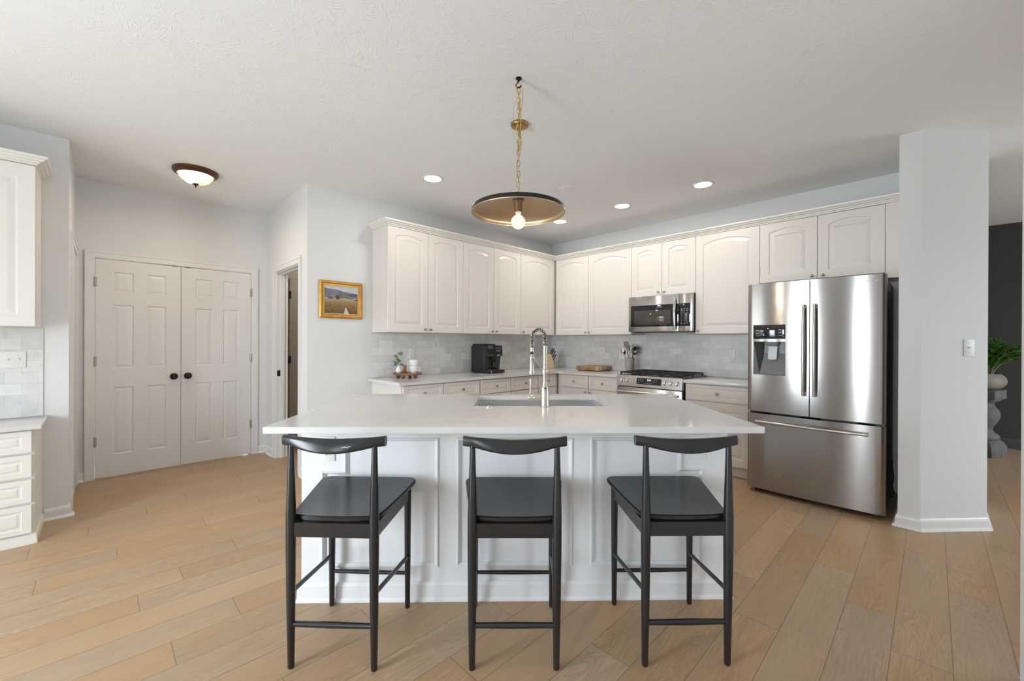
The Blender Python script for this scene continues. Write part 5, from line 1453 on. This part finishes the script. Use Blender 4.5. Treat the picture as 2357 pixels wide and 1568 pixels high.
bm = new(); lathe(bm, [(0.033, zr+0.063), (0.033, zr+0.058), (0.024, zr+0.055), (0.023, zr+0.002), (0.021, zr+0.0), (0.016, zr+0.0), (0.0, zr+0.001)], 28); finish(bm, 'socket', SOCKET, pd)
bm = new(); zb = 1.963 - ZC
pr = [(0.0145, zr+0.001), (0.0155, zb+0.036)]
for i in range(1, 13): a = math.radians(25 + (180-25)*i/12); pr.append((0.0395*math.sin(a), zb + 0.0395*math.cos(a)))
pr[-1] = (0, zb-0.0395)
lathe(bm, pr, 32, cap0=False); bl = finish(bm, 'bulb', GLASS, pd)
bm = new()
tube(bm, [(0.010*math.cos(i*PI/2+0.4)*(1 if i % 2 else 0.9), 0.010*math.sin(i*PI/2+0.4), zb + (0.022 if (i//1) % 2 else -0.022)) for i in range(8)], 0.0022, 6)
lathe(bm, [(0.003, zb+0.03), (0.003, zb-0.005)], 8)
finish(bm, 'filament', BULB, bl)
d = bpy.data.lights.new('pendant_lamp', 'POINT'); d.energy = 6.0; d.color = (1.0, 0.82, 0.60); d.shadow_soft_size = 0.02
o = bpy.data.objects.new('pendant_lamp', d); COL.objects.link(o); o.parent = pd; o.location = (0, 0, zb)
o.location = (0, 0, zb - 0.048)
bm = new(); lathe(bm, [(0.018, zr+0.066), (0.016, zr+0.078), (0.008, zr+0.084), (0.007, zr+0.100), (0.0, zr+0.102)], 20); tube(bm, [(0.009*math.cos(a), 0, zr+0.108 + 0.009*math.sin(a)) for a in [i*2*PI/14 for i in range(14)]], 0.0022, 6, closed=True); finish(bm, 'loop', BRASS, pd)
# hook
bm = new()
lathe(bm, [(0.017, 0.0), (0.017, -0.004), (0.008, -0.010), (0.006, -0.018), (0, -0.018)], 20)
tube(bm, [(0, 0, -0.014), (-0.006, 0, -0.026), (-0.014, 0, -0.036), (-0.015, 0, -0.046), (-0.006, 0, -0.053), (0.006, 0, -0.052), (0.012, 0, -0.045), (0.013, 0, -0.041)], [0.0045, 0.0045, 0.0042, 0.004, 0.004, 0.004, 0.0038, 0.0045], 8)
hk = finish(bm, 'ceiling_hook', BLACKM, loc=(PX, PY, ZC)); tag(hk, 'black ceiling hook holding the pendant chain', 'hook')
# canopy
CX_, CY_ = 0.046, 2.800
bm = new(); lathe(bm, [(0.0, 0), (0.060, 0.0), (0.061, -0.012), (0.058, -0.017), (0.030, -0.020), (0.028, -0.026), (0.022, -0.028), (0.020, -0.036), (0.010, -0.040), (0.009, -0.060), (0.0, -0.062)], 32, Matrix.Translation((CX_-PX, CY_-PY, 0))); finish(bm, 'canopy', BRASS, pd)
# chain links along a path
def chain(path, link=0.036, wid=0.0085, r=0.0013, m=BRASS, name='chain'):
    bm = new(); pts = [Vector(p) for p in path]; L_ = sum((b-a).length for a, b in zip(pts, pts[1:])); n = max(2, int(L_/(link*0.80)))
    rs_ = resample(pts, n+1)
    for i in range(n):
        a, b = rs_[i], rs_[i+1]; c = (a+b)/2; d = (b-a).normalized()
        side = d.cross(Vector((0, 1, 0.01))).normalized() if i % 2 == 0 else None
        s0 = d.cross(Vector((0, 1, 0.013)));
        if s0.length < 0.1: s0 = d.cross(Vector((1, 0, 0)))
        s0.normalize(); s1 = d.cross(s0).normalized(); sd = s0 if i % 2 == 0 else s1
        lp = []
        for k in range(14):
            t_ = 2*PI*k/14; lx = wid*0.95*math.cos(t_); lz = math.sin(t_); ll = (link/2-wid)*(1 if lz > 0 else -1)*(1 if abs(lz) > 0.05 else 0) + wid*lz
            lp.append(c + sd*lx + d*ll)
        tube(bm, lp, r, 6, closed=True)
    return finish(bm, name, m, pd)
hz = -0.050
chain([(0, 0, hz), (0.001, 0, -0.3), (0, 0, zr+0.112)])
dx_, dy_ = CX_-PX, CY_-PY
sag = [(dx_*q + 0.004*math.sin(6*q), dy_*q, hz + (-0.062-hz)*q - 0.225*4*q*(1-q)) for q in [i/16 for i in range(17)]]
chain(sag)
cord1 = [(0.006, -0.004, zr+0.105)]
for i in range(1, 40):
    q = i/40; z = (zr+0.105)*(1-q) + hz*q
    cord1.append((0.009*math.sin(q*17+0.6)*(0.5+0.8*math.sin(PI*q)), -0.008*math.cos(q*13), z))
cord1 += [(-0.013, -0.004, hz-0.03), (-0.012, -0.004, hz+0.012), (0.0, -0.004, hz+0.026), (0.014, 0, hz+0.016), (0.022, 0.004, hz-0.03), (0.020, 0.02, hz-0.09)]
cord1 += [(dx_*q + 0.012*math.sin(9*q), dy_*q, hz + (-0.062-hz)*q - 0.245*4*q*(1-q)) for q in [i/18 for i in range(2, 19)]]
def smooth_pts(pts, n=3):
    pts = [Vector(p) for p in pts]
    for _ in range(n): pts = [pts[0]] + [((pts[i]*0.5 + (pts[i-1]+pts[i+1])*0.25)) for i in range(1, len(pts)-1)] + [pts[-1]]
    return pts
bm = new(); tube(bm, smooth_pts(resample(cord1, 160), 2), 0.0026, 8); finish(bm, 'cord', CORD, pd)
bm = new(); wr = [(-0.006, -0.003, hz-0.075), (-0.020, -0.003, hz-0.082), (-0.028, 0, hz-0.12), (-0.030, 0, hz-0.19), (-0.028, 0.01, hz-0.25), (-0.012, 0.01, hz-0.30)]
tube(bm, smooth_pts(resample(wr, 30), 2), 0.0006, 5); finish(bm, 'ground_wire', BRASS, pd)

# ================================================================== PEDESTAL + PLANT
pcx, pcy, prot = 5.485, 4.860, math.radians(25.5)
ps = empty('stone_pedestal', (pcx, pcy, 0), prot, 'weathered grey baluster pedestal in the dark room beyond the wall', 'pedestal')
def square_lathe(bm, prof, k=1.0):
    """square plan, rounded profile"""
    rings = []
    for s, z, rnd in prof:
        ring = []
        for i in range(32):
            a = 2*PI*i/32 + PI/32; ca, sa = math.cos(a), math.sin(a)
            e = rnd; m_ = max(abs(ca), abs(sa)); rr = s*((1-e)/m_ + e*1.0)
            ring.append(bm.verts.new((rr*ca, rr*sa, z)))
        rings.append(ring)
    for a, b in zip(rings, rings[1:]):
        for i in range(32): bm.faces.new((a[i], a[(i+1) % 32], b[(i+1) % 32], b[i]))
    bm.faces.new(rings[0][::-1]); bm.faces.new(rings[-1])
bm = new(); square_lathe(bm, [(0.185, 0.0, 0), (0.185, 0.06, 0), (0.180, 0.11, 0.0), (0.165, 0.15, 0.1), (0.150, 0.175, 0.2), (0.140, 0.185, 0.4)]); finish(bm, 'base', STONE, ps, ang=30)
bm = new(); square_lathe(bm, [(0.140, 0.183, 0.6), (0.158, 0.195, 0.7), (0.160, 0.215, 0.7), (0.150, 0.235, 0.7), (0.118, 0.262, 0.8), (0.105, 0.295, 0.8), (0.112, 0.330, 0.7), (0.142, 0.385, 0.6), (0.162, 0.445, 0.6), (0.160, 0.495, 0.6), (0.140, 0.535, 0.7), (0.128, 0.548, 0.8), (0.132, 0.556, 0.8), (0.118, 0.574, 0.8), (0.116, 0.60, 0.7), (0.140, 0.622, 0.4), (0.155, 0.632, 0.2), (0.155, 0.650, 0.1)]); finish(bm, 'shaft', STONE, ps, ang=60)
bm = new(); box(bm, -0.172, 0.172, -0.172, 0.172, 0.650, 0.756, 0.006); finish(bm, 'cap', STONE, ps)
pt = empty('potted_plant', (pcx, pcy, 0.757), 0, 'leafy green potted plant in a round beige bowl on the stone pedestal', 'plant')
bm = new(); lathe(bm, [(0.0, 0.0), (0.10, 0.0)] + [(0.10 + 0.115*math.sin(a), 0.100 - 0.100*math.cos(a)) for a in [i*PI/16*0.80 for i in range(2, 17)]] + [(0.166, 0.184), (0.160, 0.180), (0.182, 0.150), (0.182, 0.14), (0.0, 0.14)], 48); finish(bm, 'pot', POTM, pt)
bm = new(); lathe(bm, [(0.0, 0.158), (0.190, 0.155), (0.190, 0.145), (0, 0.145)], 28); finish(bm, 'soil', SOIL, pt)
rnd = random.Random(11); bs = new(); blf = new()
for i in range(20):
    a = rnd.uniform(0, 2*PI) if i > 9 else rnd.uniform(-1.3, 0.3); spread = rnd.uniform(0.06, 0.36) if i > 9 else rnd.uniform(0.10, 0.34); h = rnd.uniform(0.34, 0.46) - spread*0.45
    br = rnd.uniform(0.02, 0.11); pts = []
    for k in range(10):
        q = k/9; rr = br + spread*q**1.6; pts.append(Vector((rr*math.cos(a), rr*math.sin(a), 0.15 + h*math.sin(q*PI/2*0.92))))
    tube(bs, pts, [0.0095 - 0.007*k/9 for k in range(10)], 6)
    for k in range(3, 10):
        d = (pts[k]-pts[k-1]).normalized(); up = Vector((0, 0, 1)); sd = d.cross(up).normalized()
        for s_i in (-1, 1):
            b0 = pts[k].lerp(pts[k-1], rnd.uniform(0, 0.4)); Lf = rnd.uniform(0.075, 0.105)
            leaf(blf, b0, d*0.8 + sd*s_i*rnd.uniform(0.6, 1.0) + up*rnd.uniform(0.0, 0.5), up + sd*(-s_i)*0.4 + Vector((rnd.uniform(-.3, .3), rnd.uniform(-.3, .3), 0)), Lf, Lf*0.16, 0.15)
    leaf(blf, pts[9], d, Vector((0, 0, 1)) + Vector((0.1, 0.1, 0)), 0.09, 0.018)
finish(bs, 'stems', ZSTEM, pt); finish(blf, 'leaves', ZLEAF, pt, ang=70)
